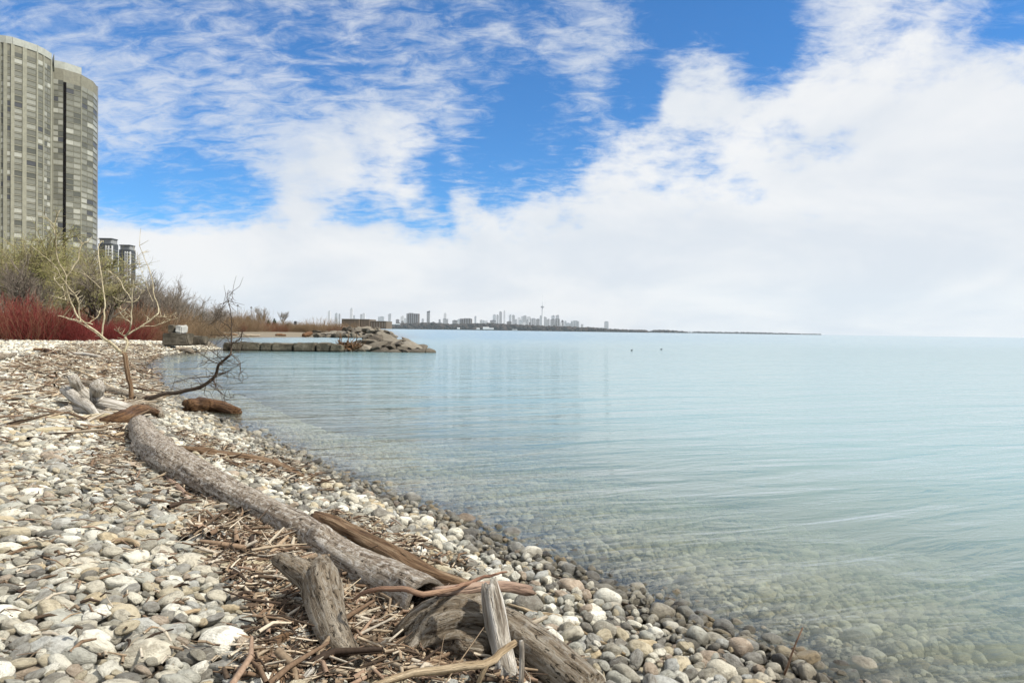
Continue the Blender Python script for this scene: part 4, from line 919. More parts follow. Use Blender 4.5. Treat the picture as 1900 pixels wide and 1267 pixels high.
def tree_meshes(seed, h, tr_r, leaf=None, **kw):
    big, fine, tips = grow_tree(seed, h, tr_r, **kw)
    v, f = sticks(big.p0, big.p1, big.r0, big.r1, 6); mt = mesh_np("trunk", v, f, smooth=True); v, f = sticks(fine.p0, fine.p1, fine.r0, fine.r1, 3); mc = mesh_np("crown", v, f)
    if leaf:
        r = np.random.default_rng(seed); P = np.array([tuple(p) for p, _ in tips]); n, size, drop_ = leaf; P = np.repeat(P, n, axis=0); K = len(P)
        P = P + np.stack([r.normal(0, .22, K), r.normal(0, .22, K), -np.abs(r.normal(0, drop_, K)) + .1], 1); a = r.normal(0, 1, (K, 3)); a /= np.linalg.norm(a, axis=1, keepdims=True); b = np.cross(a, r.normal(0, 1, (K, 3))); b /= np.linalg.norm(b, axis=1, keepdims=True)
        q = np.stack([P - a * size, P + b * size * .35, P + a * size, P - b * size * .35], 1).reshape(-1, 3); nv = len(v); ff = np.arange(K * 4).reshape(-1, 4) + nv; mc = mesh_np("crown", np.concatenate([v, q]), np.concatenate([f, ff])); 
        mc.materials.append(None); mc.materials.append(MAT_LEAF); mi = np.zeros(len(mc.polygons), np.int32); mi[len(f):] = 1; mc.polygons.foreach_set("material_index", mi)
    return mt, mc

def put_tree(name, label, meshes, px, d, mats, cat="tree", group=None, s=1.0, rz=0.0, base=None):
    P = at(px, 600, d); z = ground_z(P.x, P.y) if base is None else base
    e = tag(empty(name, (P.x, P.y, z)), label, cat, group); e.scale = (s, s, s); e.rotation_euler = (0, 0, rz)
    for nm, me, mt in zip(("trunk", "crown"), meshes, mats):
        if len(me.materials) == 0: me.materials.append(mt)
        elif me.materials[0] is None: me.materials[0] = mt
        obj(nm, me, None, e)
    return e

WIL = [tree_meshes(s, 10.0, .24, leaf=(3, .055, .4), stems=2, levels=4, kids=5, twig=.010, droop=.18, spread=.6) for s in (3, 9)]
put_tree("willow_tree", "yellow-green budding willow at the left edge before the big tower", WIL[0], 12, 66, (V_TRUNK, V_OLIVE), "tree", "willows behind the red shrubs", 1.1, .4)
put_tree("willow_tree", "tall yellow-green willow in front of the tower's dark slot", WIL[1], 104, 72, (V_TRUNK, V_OLIVE), "tree", "willows behind the red shrubs", 1.32, 2.2)
put_tree("willow_tree", "lower yellow-green willow in front of the tower's right edge", WIL[0], 150, 62, (V_TRUNK, V_OLIVE), "tree", "willows behind the red shrubs", .8, 3.9)
put_tree("willow_tree", "willow with dense olive twigs between the first two willows", WIL[1], 58, 80, (V_TRUNK, V_OLIVE), "tree", "willows behind the red shrubs", 1.15, 5.0)
BARE = [tree_meshes(s, 8.0, .16, stems=st, levels=4, kids=4, twig=.009, spread=.55, up=.35) for s, st in ((21, 4), (25, 3), (29, 2))]
for px, d, k, s, mt, lab in [(46, 58, 0, 1.0, V_GREY, "bare grey forked tree behind the deep red shrubs"), (178, 60, 1, 1.1, V_GREY, "bare grey tree just right of the big tower"), (205, 90, 2, 1.1, V_GREY, "bare tree in front of the white balconied high-rise"), (255, 84, 0, 1.05, V_BROWN, "bare brown tree left of the stacked stone blocks"), (292, 92, 1, 1.1, V_BROWN, "bushy brown bare tree above the stacked stone blocks"),
        (318, 80, 0, .85, V_BROWN, "leaning bare tree right of the stacked stone blocks"), (350, 108, 2, .92, V_GREY, "bare tree with reddish haze of twigs above the start of the breakwater"), (372, 116, 1, .85, V_GREY, "rightmost of the bushy bare trees behind the breakwater"), (422, 150, 2, .82, V_GREY, "slim bare tree above the middle of the breakwater"), (232, 96, 1, 1.35, V_BROWN, "tall brown bare tree left of the two high-rises' foot"), (272, 74, 2, .82, V_BROWN, "small brown bare tree behind the sapling's right branch"), (304, 104, 1, 1.2, V_BROWN, "wide brown bare tree right of the high-rises"), (334, 98, 0, .98, V_BROWN, "spreading brown bare tree above the low dark block"), (392, 125, 0, .85, V_GREY, "low bare tree at the right end of the tree belt")]:
    put_tree("bare_tree", lab, BARE[k], px, d, (V_TRUNK, mt), "tree", "bare trees along the shore", s, px * .37)
ROUND = [tree_meshes(s, 9.0, .2, stems=2, levels=4, kids=4, twig=.022, spread=.5, up=.5, wob=.15) for s in (41, 44)]
put_tree("bare_tree", "lone round-topped pale bare tree standing on the far shore", ROUND[0], 486, 255, (V_GREY, V_PALE), "tree", "lone trees on the far shore", .95, .3)
put_tree("bare_tree", "faint slim bare tree right of the lone round-topped tree", ROUND[1], 526, 270, (V_GREY, V_PALE), "tree", "lone trees on the far shore", .8, 1.3)
put_tree("bare_tree", "low bare tree left of the lone round-topped tree", ROUND[1], 462, 240, (V_GREY, V_PALE), "tree", "lone trees on the far shore", .55, 2.3)

def bush_mesh(seed, R, h, n, r0=.011):
    r = random.Random(seed); T = Twigs()
    for _ in range(n):
        az = r.uniform(0, 6.283); rr = R * math.sqrt(r.random()) * .75; p = Vector((math.cos(az) * rr, math.sin(az) * rr, -.05)); lean = (.15 + .55 * rr / R) * r.uniform(.5, 1.3); d = Vector((math.cos(az) * lean + r.gauss(0, .18), math.sin(az) * lean + r.gauss(0, .18), 1)).normalized()
        L_ = h * r.uniform(.55, 1.05) * (1 - .25 * (rr / R) ** 2)
        for k in range(3):
            d = (d + Vector((r.gauss(0, .13), r.gauss(0, .13), .04))).normalized(); q = p + d * (L_ / 3); T.seg(p, q, r0 * (1 - .2 * k), r0 * (.8 - .2 * k))
            for _ in range(2):
                e = (d + Vector((r.gauss(0, .5), r.gauss(0, .5), r.uniform(0, .5)))).normalized(); s = p + (q - p) * r.random(); T.seg(s, s + e * L_ * r.uniform(.12, .3), r0 * .7, r0 * .45)
            p = q
    v, f = sticks(T.p0, T.p1, T.r0, T.r1, 3); return mesh_np("stems", v, f)
BUSH = [bush_mesh(70 + i, 1.9, 2.3, 190, .010) for i in range(3)]
BUSHB = [me.copy() for me in BUSH]; BUSHR = [me.copy() for me in BUSH]
for me in BUSH: me.materials.append(V_RED)
for me in BUSHB: me.materials.append(V_BROWN)
for me in BUSHR: me.materials.append(V_RED2)
ORD = ["first", "second", "third", "fourth", "fifth", "sixth", "seventh", "eighth", "ninth", "tenth", "eleventh", "twelfth", "thirteenth", "fourteenth", "fifteenth", "sixteenth", "seventeenth", "eighteenth", "nineteenth", "twentieth"]
ORD += ["twenty-" + k for k in ORD[:9]] + ["thirtieth"] + ["thirty-" + k for k in ORD[:9]] + ["fortieth"] + ["forty-" + k for k in ORD[:9]]
def bush_row(pxs, meshes, s0, s1, label, group, name="red_shrub", d=None, py=None, sx=1.0, prof=None):
    """a row of shrubs from left to right; the label says which one of the row"""
    for i, px in enumerate(pxs):
        P = on_ground(px, py(px)) if py else at(px, 600, d(px)); me = random.choice(meshes(px)); o = bpy.data.objects.new(name, me); col.objects.link(o)
        s = random.uniform(s0, s1) * (float(np.interp(px, *prof)) if prof else 1.0); o.location = (P.x, P.y, ground_z(P.x, P.y)); o.scale = (s * sx * random.uniform(.85, 1.15), s * sx, s * random.uniform(.9, 1.12)); o.rotation_euler = (0, 0, random.uniform(0, 6.28)); tag(o, f"{label}, {ORD[i]} from the left", "shrub", group)
random.seed(31)
R_, B_, S_ = (lambda px: BUSH), (lambda px: BUSHB), (lambda px: BUSHR)
pr = ([-30, 60, 100, 150], [1.15, 1.15, 1.0, .8])
bush_row(range(-30, 150, 20), R_, .82, 1.05, "deep red shrub in the front row of the left thicket", "red thicket at the left edge", py=lambda px: 629 + 4 * min(1, max(0, px / 150)), prof=pr)
bush_row(range(-20, 165, 24), lambda px: BUSHR if px % 5 == 2 else BUSH, 1.0, 1.3, "deep red shrub in the back row of the left thicket", "red thicket at the left edge", d=lambda px: 52 + random.uniform(-1, 2), prof=pr)
bush_row(range(158, 300, 18), lambda px: BUSH if px < 260 else BUSHR, .55, .85, "dull red shrub behind the bare sapling", "red shrubs behind the sapling", py=lambda px: 631.5)
bush_row(range(150, 320, 22), lambda px: BUSHB if px % 3 else BUSHR, 1.3, 1.7, "brown bare shrub behind the dull red row", "brown shrubs behind the red ones", "brown_shrub", d=lambda px: 64 + random.uniform(0, 8))
bush_row((90, 108), S_, .95, 1.1, "rust-orange shrub between red thicket and willow", "rust shrubs by the willow", "rust_shrub", d=lambda px: 57)
bush_row(range(300, 420, 15), B_, 1.3, 1.9, "brown scrub bush behind the stacked stone blocks", "brown scrub behind the blocks", "brown_shrub", d=lambda px: 88 + (px - 300) * .35 + random.uniform(-3, 6))
bush_row(range(340, 480, 14), lambda px: BUSHB if px % 3 else BUSHR, 1.0, 1.4, "red shrub above the left half of the far beach", "red shrubs above the far beach", d=lambda px: 136 + (px - 340) * .18, sx=1.2)
bush_row(range(480, 645, 12), lambda px: BUSHR if random.random() < .55 else BUSHB, .8, 1.3, "rusty red shrub above the right half of the far beach", "red shrubs above the far beach", d=lambda px: 165 + (px - 480) * .05 + random.uniform(-4, 4), sx=1.5, prof=([480, 540, 600, 640], [1., .9, 1.25, .7]))
bush_row(range(395, 480, 12), B_, 1.5, 2.4, "grey-brown scrub before the lone round-topped tree", "brown scrub on the far shore", "brown_shrub", d=lambda px: 185 + random.uniform(-5, 5))
bush_row(range(520, 650, 15), B_, .8, 1.5, "tan scrub on the rise behind the rusty shrubs", "tan scrub on the rise", "brown_shrub", d=lambda px: 215 + random.uniform(-6, 10), sx=1.9)
# small dark evergreens
def conifer(seed, h, R):
    r = random.Random(seed); V = []; F = []
    for _ in range(900):
        t = r.random() ** .7; z = h * (1 - t) * .95 + .1; rr = R * t * math.sqrt(r.uniform(.2, 1)) * r.uniform(.7, 1.1); az = r.uniform(0, 6.283); c = Vector((rr * math.cos(az), rr * math.sin(az), z)); o = Vector((math.cos(az), math.sin(az), -.35)); s = r.uniform(.10, .24); w = Vector((-o.y, o.x, r.uniform(-.4, .4))) * s * .5; n = len(V); V += [c - w, c + w, c + o * s * 1.6]; F.append((n, n + 1, n + 2))
    return mesh_np("crown", np.array([tuple(q) for q in V]), F)
for i, (px, d, h, lab) in enumerate([(498, 172, 2.7, "left small dark evergreen above the far beach"), (509, 174, 3.2, "taller small dark evergreen above the far beach"), (533, 190, 1.9, "low dark evergreen right of the two small evergreens")]):
    P = at(px, 600, d); e = tag(empty("evergreen_tree", (P.x, P.y, ground_z(P.x, P.y))), lab, "tree", "evergreens on the far shore"); mb = MB(); mb.lathe([(.09, -.1), (.07, h * .5), (.02, h * .9)], 6); mb.build("trunk", V_TRUNK, e); obj("crown", conifer(i + 5, h, h * .42), MAT_CONIF, e)
m = M("dark_metal"); MAT_METAL = m.bsdf((.09, .095, .10), .5, None, .4, .6); m = M("lamp_white"); MAT_LAMP = m.bsdf((.7, .7, .68), .4)
for px, d, h, lab in [(441, 205, 6.6, "grey lamp post left of the lone round-topped tree"), (466, 210, 6.2, "grey lamp post close to the lone round-topped tree"), (548, 200, 2.6, "short dark sign post above the far beach")]:
    P = at(px, 600, d); e = tag(empty("lamp_post" if h > 3 else "sign_post", (P.x, P.y, ground_z(P.x, P.y))), lab, "lamp post" if h > 3 else "sign post"); mb = MB(); mb.lathe([(.14, -.1), (.12, .6), (.08, .7), (.06, h)], 8); mb.build("pole", MAT_METAL, e); mb = MB()
    if h > 3: mb.lathe([(.05, h), (.32, h + .05), (.32, h + .18), (.12, h + .42), (.0, h + .46)], 10); hd_ = mb.build("lamp_head", MAT_METAL, e); mb = MB(); mb.lathe([(.0, h - .16), (.2, h - .14), (.26, h + .04)], 10); mb.build("lamp_glass", MAT_LAMP, hd_)
    else: mb.box((0, 0, h - .35), (.75, .06, .9)); mb.build("sign_board", MAT_METAL, e)
# ------------------------------------------------------------------ the big left tower
def facade_mat(name, a, b, rough=.8, sc=.6):
    m = M(name); p = m.pos(); n1 = m.noise(p, sc, 5, .6); c = m.mix(m.step(n1, .35, .65), a, b); return m.bsdf(c, rough, None, .3)
MAT_TPIER = facade_mat("tower_precast", (.27, .265, .205), (.225, .22, .172)); MAT_TSPAN = facade_mat("tower_spandrel", (.22, .212, .162), (.175, .168, .13)); MAT_TCAP = facade_mat("tower_parapet", (.38, .39, .345), (.32, .33, .295)); _m = M("tower_slot_shade"); MAT_SLOT_SHADE = _m.bsdf((.006, .005, .005), 1.0, None, 0.); MAT_EDGE = facade_mat("tower_edge_glass", (.20, .205, .21), (.16, .165, .17), .5)
m = M("tower_window"); rnd = m.rand(); c = m.ramp(rnd, [(0, (.085, .087, .07)), (.12, (.135, .135, .108)), (.34, (.175, .175, .14)), (.54, (.215, .215, .175)), (.70, (.285, .285, .24)), (.86, (.38, .38, .325)), (.95, (.06, .062, .066))], 'CONSTANT')
oc = m.objc(); wv = m.noise(m.mapv(oc, (3, 1, 1)), 2.0, 2); MAT_TWIN = m.bsdf(m.mix(m.step(wv, .4, .6, 0, .3), c, m.mix(1., c, (.6, .6, .6), 'MULTIPLY')), .35, None, .4)
TOP = 138.0
plan = [(-130, 332), (-60, 328), (-12, 328), (0, 329), (9, 329.5), (22, 331), (44, 335), (67, 340), (79, 344), (93, 350), (97, 360), (116, 362.5), (121, 363.5), (149, 370), (171, 380), (178, 388)]
pl = [at(x, 600, d).to_2d() for x, d in plan]
back_ = [pl[-1] + Vector((-19, 28)), pl[-1] + Vector((-60, 55)), pl[0] + Vector((-10, 40))]
t_org = Vector((pl[5].x - 12, pl[5].y + 22, 1.6)); tower = tag(empty("apartment_tower", t_org), "tall curved olive-grey apartment tower at the left edge", "building")
loc2 = [p - t_org.to_2d() for p in pl]; bk2 = [p - t_org.to_2d() for p in back_]
def inset(a, b, k):
    d = (b - a).normalized(); n = Vector((d.y, -d.x)); return n * k          # outward (towards the viewer)
mb = MB(); mb.prism([tuple(p) for p in loc2[:10]] + [tuple(loc2[9] + Vector((-24, 30))), tuple(bk2[2])], 0, TOP - 1); mb.prism([tuple(loc2[9] + Vector((.3, .4)))] + [tuple(p) for p in loc2[10:]] + [tuple(bk2[0]), tuple(bk2[1])], 0, TOP - 3.2); mb.build("wall", MAT_TSPAN, tower)
mb = MB()   # parapets and roof-top storeys
for i in range(9):
    a, b = loc2[i], loc2[i + 1]; n = inset(a, b, .35); d = (b - a); mb.add([(a.x + n.x, a.y + n.y, TOP - 3.4), (b.x + n.x, b.y + n.y, TOP - 3.4), (b.x - n.x, b.y - n.y, TOP - 3.4), (a.x - n.x, a.y - n.y, TOP - 3.4), (a.x + n.x, a.y + n.y, TOP), (b.x + n.x, b.y + n.y, TOP), (b.x - n.x, b.y - n.y, TOP), (a.x - n.x, a.y - n.y, TOP)], BOXF)
mb.build("parapet", MAT_TCAP, tower)
mb = MB(); q = [loc2[9] + Vector((.6, 1.5)), loc2[10] + Vector((.1, 1)), loc2[11] + Vector((0, 1)), loc2[13] + Vector((-.5, 1)), loc2[13] + Vector((-11, 14)), loc2[10] + Vector((-12, 14))]; mb.prism([tuple(k) for k in q], TOP - 5, TOP + .8); mb.build("roof_storey", MAT_TCAP, tower)
FL = 3.0; floors = int((TOP - 8) / FL)
rects = []; ledge = MB(); ledge_b = MB()
def bay(i, cols, w_frac, sill, head, top_cut):
    a, b = loc2[i], loc2[i + 1]; L_ = (b - a).length; d = (b - a) / L_; n = inset(a, b, 1.0); ang = math.atan2(d.y, d.x)
    zt = TOP - top_cut; nf = int((zt - 2) / FL)
    for f in range(nf):
        z0 = 2 + f * FL + (zt - 2 - nf * FL)
        for c_ in range(cols):
            u = (c_ + .5) / cols * L_; rects.append((a + d * u + n * .06, ang, L_ / cols * w_frac, z0 + sill, z0 + head, i))
        cc = (a + b) / 2 + n * .14; (ledge if i < 10 else ledge_b).box((cc.x, cc.y, z0 + .09), (L_ * .995, .34, .2), ang)
def pier_at(i, t, w, zt, proud=.32):
    a, b = loc2[i], loc2[i + 1]; d = (b - a).normalized(); n = inset(a, b, 1.0); p = a + (b - a) * t + n * (proud / 2); pm = MB(); pm.box((p.x, p.y, zt / 2), (w, proud, zt), math.atan2(d.y, d.x)); pm.build('pier', MAT_TPIER, tower)
for i in range(9):
    cols = {0: 3, 1: 3, 2: 1, 3: 1, 4: 1, 5: 1, 6: 1, 7: 1, 8: 2}[i]; bay(i, cols, .93 if i not in (5, 6) else .95, .75, 2.7, 6.5)
for i, w in ((2, .8), (3, .6), (4, 1.5), (5, 1.5), (6, 1.9), (7, 1.0), (8, .9)): pier_at(i, 0.0, w, TOP - 3.2)
pier_at(8, 1.0, 1.0, TOP - 3.2)
for i, cols in ((10, 2), (12, 2), (13, 2), (14, 1)): bay(i, cols, .96, .5, 2.75, 9.0 if i != 12 else 9.5)
pier_at(13, 0.0, .5, TOP - 4, .25); pier_at(10, 0.0, .5, TOP - 4, .25)
a, b = loc2[11], loc2[12]; d = (b - a); n = inset(a, b, 1.0); sl = MB(); cc = (a + b) / 2; sl.box((cc.x + n.x * .2, cc.y + n.y * .2, TOP / 2 - 5), (d.length * .95, .7, TOP - 10), math.atan2(d.y, d.x)); sl.build("slot_shade", MAT_SLOT_SHADE, tower)  # near-black box on the face: the slot's deep shade put into its colour
e = MB(); p_ = loc2[15]; e.box((p_.x - .3, p_.y + .4, (TOP - 3) / 2), (.8, 1.2, TOP - 3)); e.build("edge_strip", MAT_EDGE, tower)
for li, lg in enumerate((ledge, ledge_b)):
    o = lg.build("ledges", MAT_TPIER, tower); o["kind"] = "stuff"

mb = MB(); mb.box((0, 0, 0), (1, 1, 1)); unit = bpy.data.meshes.new("window"); unit.from_pydata([tuple(p) for p in mb.v[0]], [], mb.f); unit.materials.append(MAT_TWIN)
vis_r = [r for r in rects if r[5] >= 2]; vis_r.sort(key=lambda r: -(r[2] * (r[4] - r[3]))); keep = vis_r[:300]; ids = set(map(id, keep))
rest = MB(); rest_tint = []
for r in rects:
    pos, ang, w, z0, z1, i = r
    if id(r) in ids:
        o = bpy.data.objects.new("window", unit); col.objects.link(o); o.parent = tower; o.location = (pos.x, pos.y, (z0 + z1) / 2); o.rotation_euler = (0, 0, ang); o.scale = (w, .12, z1 - z0)
    else:
        rest.box((pos.x, pos.y, (z0 + z1) / 2), (w, .12, z1 - z0), ang); rest_tint.append(random.random())
m = M("tower_window_far"); rnd = m.attr("rnd").outputs['Fac']; c = m.ramp(rnd, [(0, (.085, .087, .07)), (.12, (.135, .135, .108)), (.34, (.175, .175, .14)), (.54, (.215, .215, .175)), (.70, (.285, .285, .24)), (.86, (.38, .38, .325)), (.95, (.06, .062, .066))], 'CONSTANT')
o = rest.build("windows", m.bsdf(c, .35, None, .4), tower); o["kind"] = "stuff"; set_attr(o.data, "rnd", 'FLOAT', np.repeat(rest_tint, 8).astype(np.float32))

# two farther high-rises with white balconies
MAT_DGLASS = facade_mat("dark_tower_glass", (.028, .033, .036), (.05, .056, .06), .25, .3); MAT_WBALC = facade_mat("white_balcony", (.55, .56, .56), (.44, .45, .46)); MAT_GSLAB = facade_mat("grey_slab", (.26, .27, .275), (.19, .2, .205))
for x0, x1, ytop, d, lab in [(178, 205, 446, 640, "dark glass high-rise with white balconies touching the big tower"), (217, 239, 458, 700, "slimmer dark glass high-rise with white balconies, right of its twin")]:
    a = at(x0, 605, d); b = at(x1, 605, d); W_ = b.x - a.x; Ht = at(x0, ytop, d).z; org_ = Vector(((a.x + b.x) / 2, d + 12, 1.5)); e = tag(empty("high_rise", org_), lab, "building", "twin high-rises behind the trees")
    mb = MB(); cut = W_ * .06; h_ = W_ / 2; poly = [(-h_ + cut, -10), (h_ - cut, -10), (h_, -10 + cut), (h_, 0), (-h_, 0), (-h_, -10 + cut)]; mb.prism(poly, 0, Ht - 4); wl_ = mb.build("wall", MAT_DGLASS, e)
    mb = MB(); mb.prism([(p[0] * .86, p[1] * .9) for p in poly], Ht - 4, Ht); mb.build("roof_storey", MAT_GSLAB, e); mb = MB(); mb.prism([(p[0] * .95, p[1] * 1.0) for p in poly], Ht, Ht + 1.0); mb.build("roof", MAT_DGLASS, e)
    slabs = MB(); nf = int((Ht - 6) / 2.9)
    for f in range(nf):
        z = 1 + f * 2.9; slabs.prism([(p[0] * 1.012, p[1] * 1.012) for p in poly], z, z + .32)
    slabs.build("floor_slab", MAT_GSLAB, wl_)
    bal = MB()
    for f in range(nf):
        z = 1 + f * 2.9
        for cx, w in ((h_ * .78, W_ * .19), (h_ * .34, W_ * .13)): bal.box((cx, -10.9 + (cx > h_ * .6) * cut * .5, z + .75), (w, 1.5, 1.1))
        if f < nf * .62: bal.box((-h_ * .45, -11.0, z + .75), (W_ * .26, 1.6, 1.1))
    bal.build("balcony", MAT_WBALC, wl_); fin = MB()
    for cx in (h_ * .98, h_ * .58, h_ * .22): fin.box((cx, -10.6 + (cx > h_ * .8) * cut, (Ht - 6) / 2), (.7, 2.0, Ht - 6))
    fin.build("fin", MAT_WBALC, wl_)

# ------------------------------------------------------------------ the far shore and the city
def far_z(px, py, d): return at(px, py, d).z
m = M("far_wood"); n1 = m.noise(m.pos(), .02, 4, .6); MAT_FWOOD = m.bsdf(m.mix(m.step(n1, .35, .65), (.055, .042, .036), (.03, .026, .024)), .95, None, .05)
m = M("far_land"); MAT_FLAND = m.bsdf((.09, .08, .06), .95, None, .05)
def wood_band(name, label, ctrl, d, depth, n, size):
    """a mass of far tree crowns between shore and the given top line (pixels)"""
    xs = [c[0] for c in ctrl]; tops = [c[1] for c in ctrl]; r = np.random.default_rng(int(d)); bm = bmesh.new(); bmesh.ops.create_icosphere(bm, subdivisions=1, radius=1.0); bv = np.array([v.co[:] for v in bm.verts]); bf = np.array([[v.index for v in f.verts] for f in bm.faces]); bm.free()
    V = []; F = []; k = 0
    for i in range(n):
        px = r.uniform(xs[0], xs[-1]); dd = d + r.uniform(0, depth); zt = far_z(px, float(np.interp(px, xs, tops)), dd); P = at(px, 600, dd); s = size * r.uniform(.6, 1.5); z = max(zt * (r.uniform(.25, 1.0)) - s * .6, s * .3)
        V.append(bv * np.array((s * 1.6, s * 1.2, s)) * r.uniform(.8, 1.2, (len(bv), 1)) + np.array((P.x, P.y, z))); F.append(bf + k); k += len(bv)
    o = obj(name, mesh_np(name, np.concatenate(V), np.concatenate(F)), MAT_FWOOD); tag(o, label, None, None, "stuff")
wood_band("far_woods", "dark wooded far shore below the city skyline", [(640, 604), (700, 604), (735, 600), (760, 600), (800, 598.5), (830, 601), (870, 600), (905, 600), (940, 601), (970, 603), (1010, 604), (1050, 606), (1090, 608), (1120, 609.5), (1150, 611.5), (1180, 613.5), (1200, 615.5)], 4600, 700, 1900, 11)
wood_band("island_woods", "low thin line of island trees on the horizon, nearer clump", [(1203, 615), (1214, 612.3), (1240, 612.2), (1262, 614), (1275, 616)], 6000, 300, 220, 8)
wood_band("island_woods", "low thin line of island trees on the horizon, farther stretch", [(1262, 615.2), (1300, 615), (1360, 616), (1400, 616.3), (1440, 617.5), (1480, 618.6), (1523, 619.6)], 7800, 300, 520, 7)
def slab(name, ctrl, d, depth, h):
    mb = MB(); q = [at(x, 600, d + k).to_2d() for x, k in ctrl]; q2 = [p + Vector((p.x / p.y * depth, depth)) for p in reversed(q)]; mb.prism([tuple(p) for p in q + q2], -3, h); tag(mb.build(name, MAT_FLAND), kind="structure")
slab("far_shore_land", [(560, 500), (700, 150), (760, 0), (900, 20), (1000, 30), (1100, 40), (1180, 120), (1202, 200)], 4570, 6500, 2.5)
slab("island_land", [(1202, 0), (1270, 0)], 5980, 400, 2.0); slab("island_land_far", [(1262, 0), (1400, 0), (1523, 0)], 7780, 400, 2.0)

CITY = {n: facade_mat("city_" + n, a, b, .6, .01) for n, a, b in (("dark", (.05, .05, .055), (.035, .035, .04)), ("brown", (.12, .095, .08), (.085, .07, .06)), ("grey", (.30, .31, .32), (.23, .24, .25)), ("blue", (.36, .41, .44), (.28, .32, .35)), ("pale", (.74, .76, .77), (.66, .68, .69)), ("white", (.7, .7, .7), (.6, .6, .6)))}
def city_block(x0, x1, yt, d, mat, label, stripes=0, group="far city buildings", crown=None, cat="building", base=None):
    a = at(x0, 610, d); b = at(x1, 610, d); W_ = b.x - a.x; Ht = far_z((x0 + x1) / 2, yt, d); org_ = Vector(((a.x + b.x) / 2, d + W_ * .4, 1.0)); e = tag(empty("city_building", org_), label, cat, group)
    dp = max(W_ * .8, 18); mb = MB(); mb.box((0, 0, Ht / 2), (W_, dp, Ht)); wl_ = mb.build("wall", CITY[mat], e)
    mb = MB(); k = random.Random(int(x0 * 7)); w2 = k.uniform(.3, .6) * W_; mb.box((k.uniform(-.15, .15) * W_, 0, Ht + Ht * .015), (w2, dp * .6, Ht * .03 + 3)); mb.build("roof_plant", CITY["grey"], e)
    nf = max(4, int(Ht / 7)); mb = MB()
    if not stripes:
        for f in range(1, nf): mb.box((0, 0, f * Ht / nf), (W_ * 1.01, dp * 1.01, Ht / nf * .38))
    else:
        for s in range(stripes): mb.box((-W_ / 2 + (s + .5) * W_ / stripes, -dp / 2, Ht / 2), (W_ / stripes * .36, 3.0, Ht * .98))
    mb.build("floor_band" if not stripes else "pier", CITY["pale" if mat in ("grey", "blue", "dark") else ("grey" if mat == "brown" else "white")], wl_)
    if crown == "slope":
        mb = MB(); h2 = Ht * .08; v = [(-W_ / 2, -dp / 2, Ht), (W_ / 2, -dp / 2, Ht), (W_ / 2, dp / 2, Ht), (-W_ / 2, dp / 2, Ht), (W_ / 2, -dp / 2, Ht + h2), (W_ / 2, dp / 2, Ht + h2)]; mb.add(v, [(0, 1, 4), (3, 5, 2), (0, 4, 5, 3), (1, 2, 5, 4), (0, 3, 2, 1)]); mb.build("sloped_top", CITY[mat], e)
    return e
near = [(754, 776, 582, 5300, "brown", "wide brown slab block with light vertical stripes on the skyline", 6, None), (791.5, 797, 579, 6000, "dark", "slim dark tower with slanted top right of the wide brown block", 0, "slope"), (853, 875, 591.5, 5400, "brown", "low wide brown apartment block in the wooded shore", 5, None), (821.5, 831, 592, 5600, "grey", "squat grey block under a pale thin tower", 0, None),
        (839, 848, 595, 5500, "dark", "dark low house block between two brown blocks", 0, None), (1024, 1029, 592.5, 5600, "dark", "narrow dark slab, left one of a pair right of the needle tower", 0, None), (1030, 1038.5, 592, 5600, "dark", "dark striped slab, right one of a pair right of the needle tower", 3, None), (984, 994, 591.5, 5700, "grey", "grey block left of the needle tower", 3, None), (994.5, 1000.5, 592.5, 5600, "dark", "dark block at the foot of the needle tower", 0, None),
        (926, 931, 579, 6800, "grey", "tallest dark-grey tower of the left downtown cluster", 0, None), (950, 955, 585.5, 6600, "grey", "grey tower right of the tallest downtown one", 0, None), (1060, 1074.5, 596, 6000, "blue", "wide blue-grey slab near the right end of the skyline", 5, None), (1122, 1129, 597, 6200, "blue", "lone blue-grey tower farthest right on the skyline", 0, None), (1051, 1060, 600, 6000, "blue", "low block next to the wide blue-grey slab", 0, None),
        (909, 920, 595, 6000, "dark", "dark low slab under the pale downtown towers", 0, None), (940, 949, 597, 5800, "brown", "small brown block under the white tower", 0, None)]
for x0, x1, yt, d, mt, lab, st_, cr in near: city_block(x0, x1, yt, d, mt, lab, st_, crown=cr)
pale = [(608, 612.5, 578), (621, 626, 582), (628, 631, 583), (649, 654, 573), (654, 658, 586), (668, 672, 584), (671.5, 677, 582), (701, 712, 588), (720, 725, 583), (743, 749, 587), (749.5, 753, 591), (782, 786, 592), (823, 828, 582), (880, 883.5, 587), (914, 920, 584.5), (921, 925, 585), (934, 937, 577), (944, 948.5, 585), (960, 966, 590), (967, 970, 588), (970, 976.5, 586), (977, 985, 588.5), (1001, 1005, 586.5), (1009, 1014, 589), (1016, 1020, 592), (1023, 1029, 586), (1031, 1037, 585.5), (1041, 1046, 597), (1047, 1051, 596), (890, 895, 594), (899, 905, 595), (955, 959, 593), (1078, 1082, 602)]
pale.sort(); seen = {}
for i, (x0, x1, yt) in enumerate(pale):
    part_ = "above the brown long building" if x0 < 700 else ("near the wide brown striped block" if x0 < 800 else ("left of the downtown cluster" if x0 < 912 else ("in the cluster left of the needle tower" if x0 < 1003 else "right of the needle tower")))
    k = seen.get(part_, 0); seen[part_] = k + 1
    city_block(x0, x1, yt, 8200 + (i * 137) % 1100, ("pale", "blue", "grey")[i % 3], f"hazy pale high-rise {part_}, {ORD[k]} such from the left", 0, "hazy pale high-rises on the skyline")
random.seed(77)
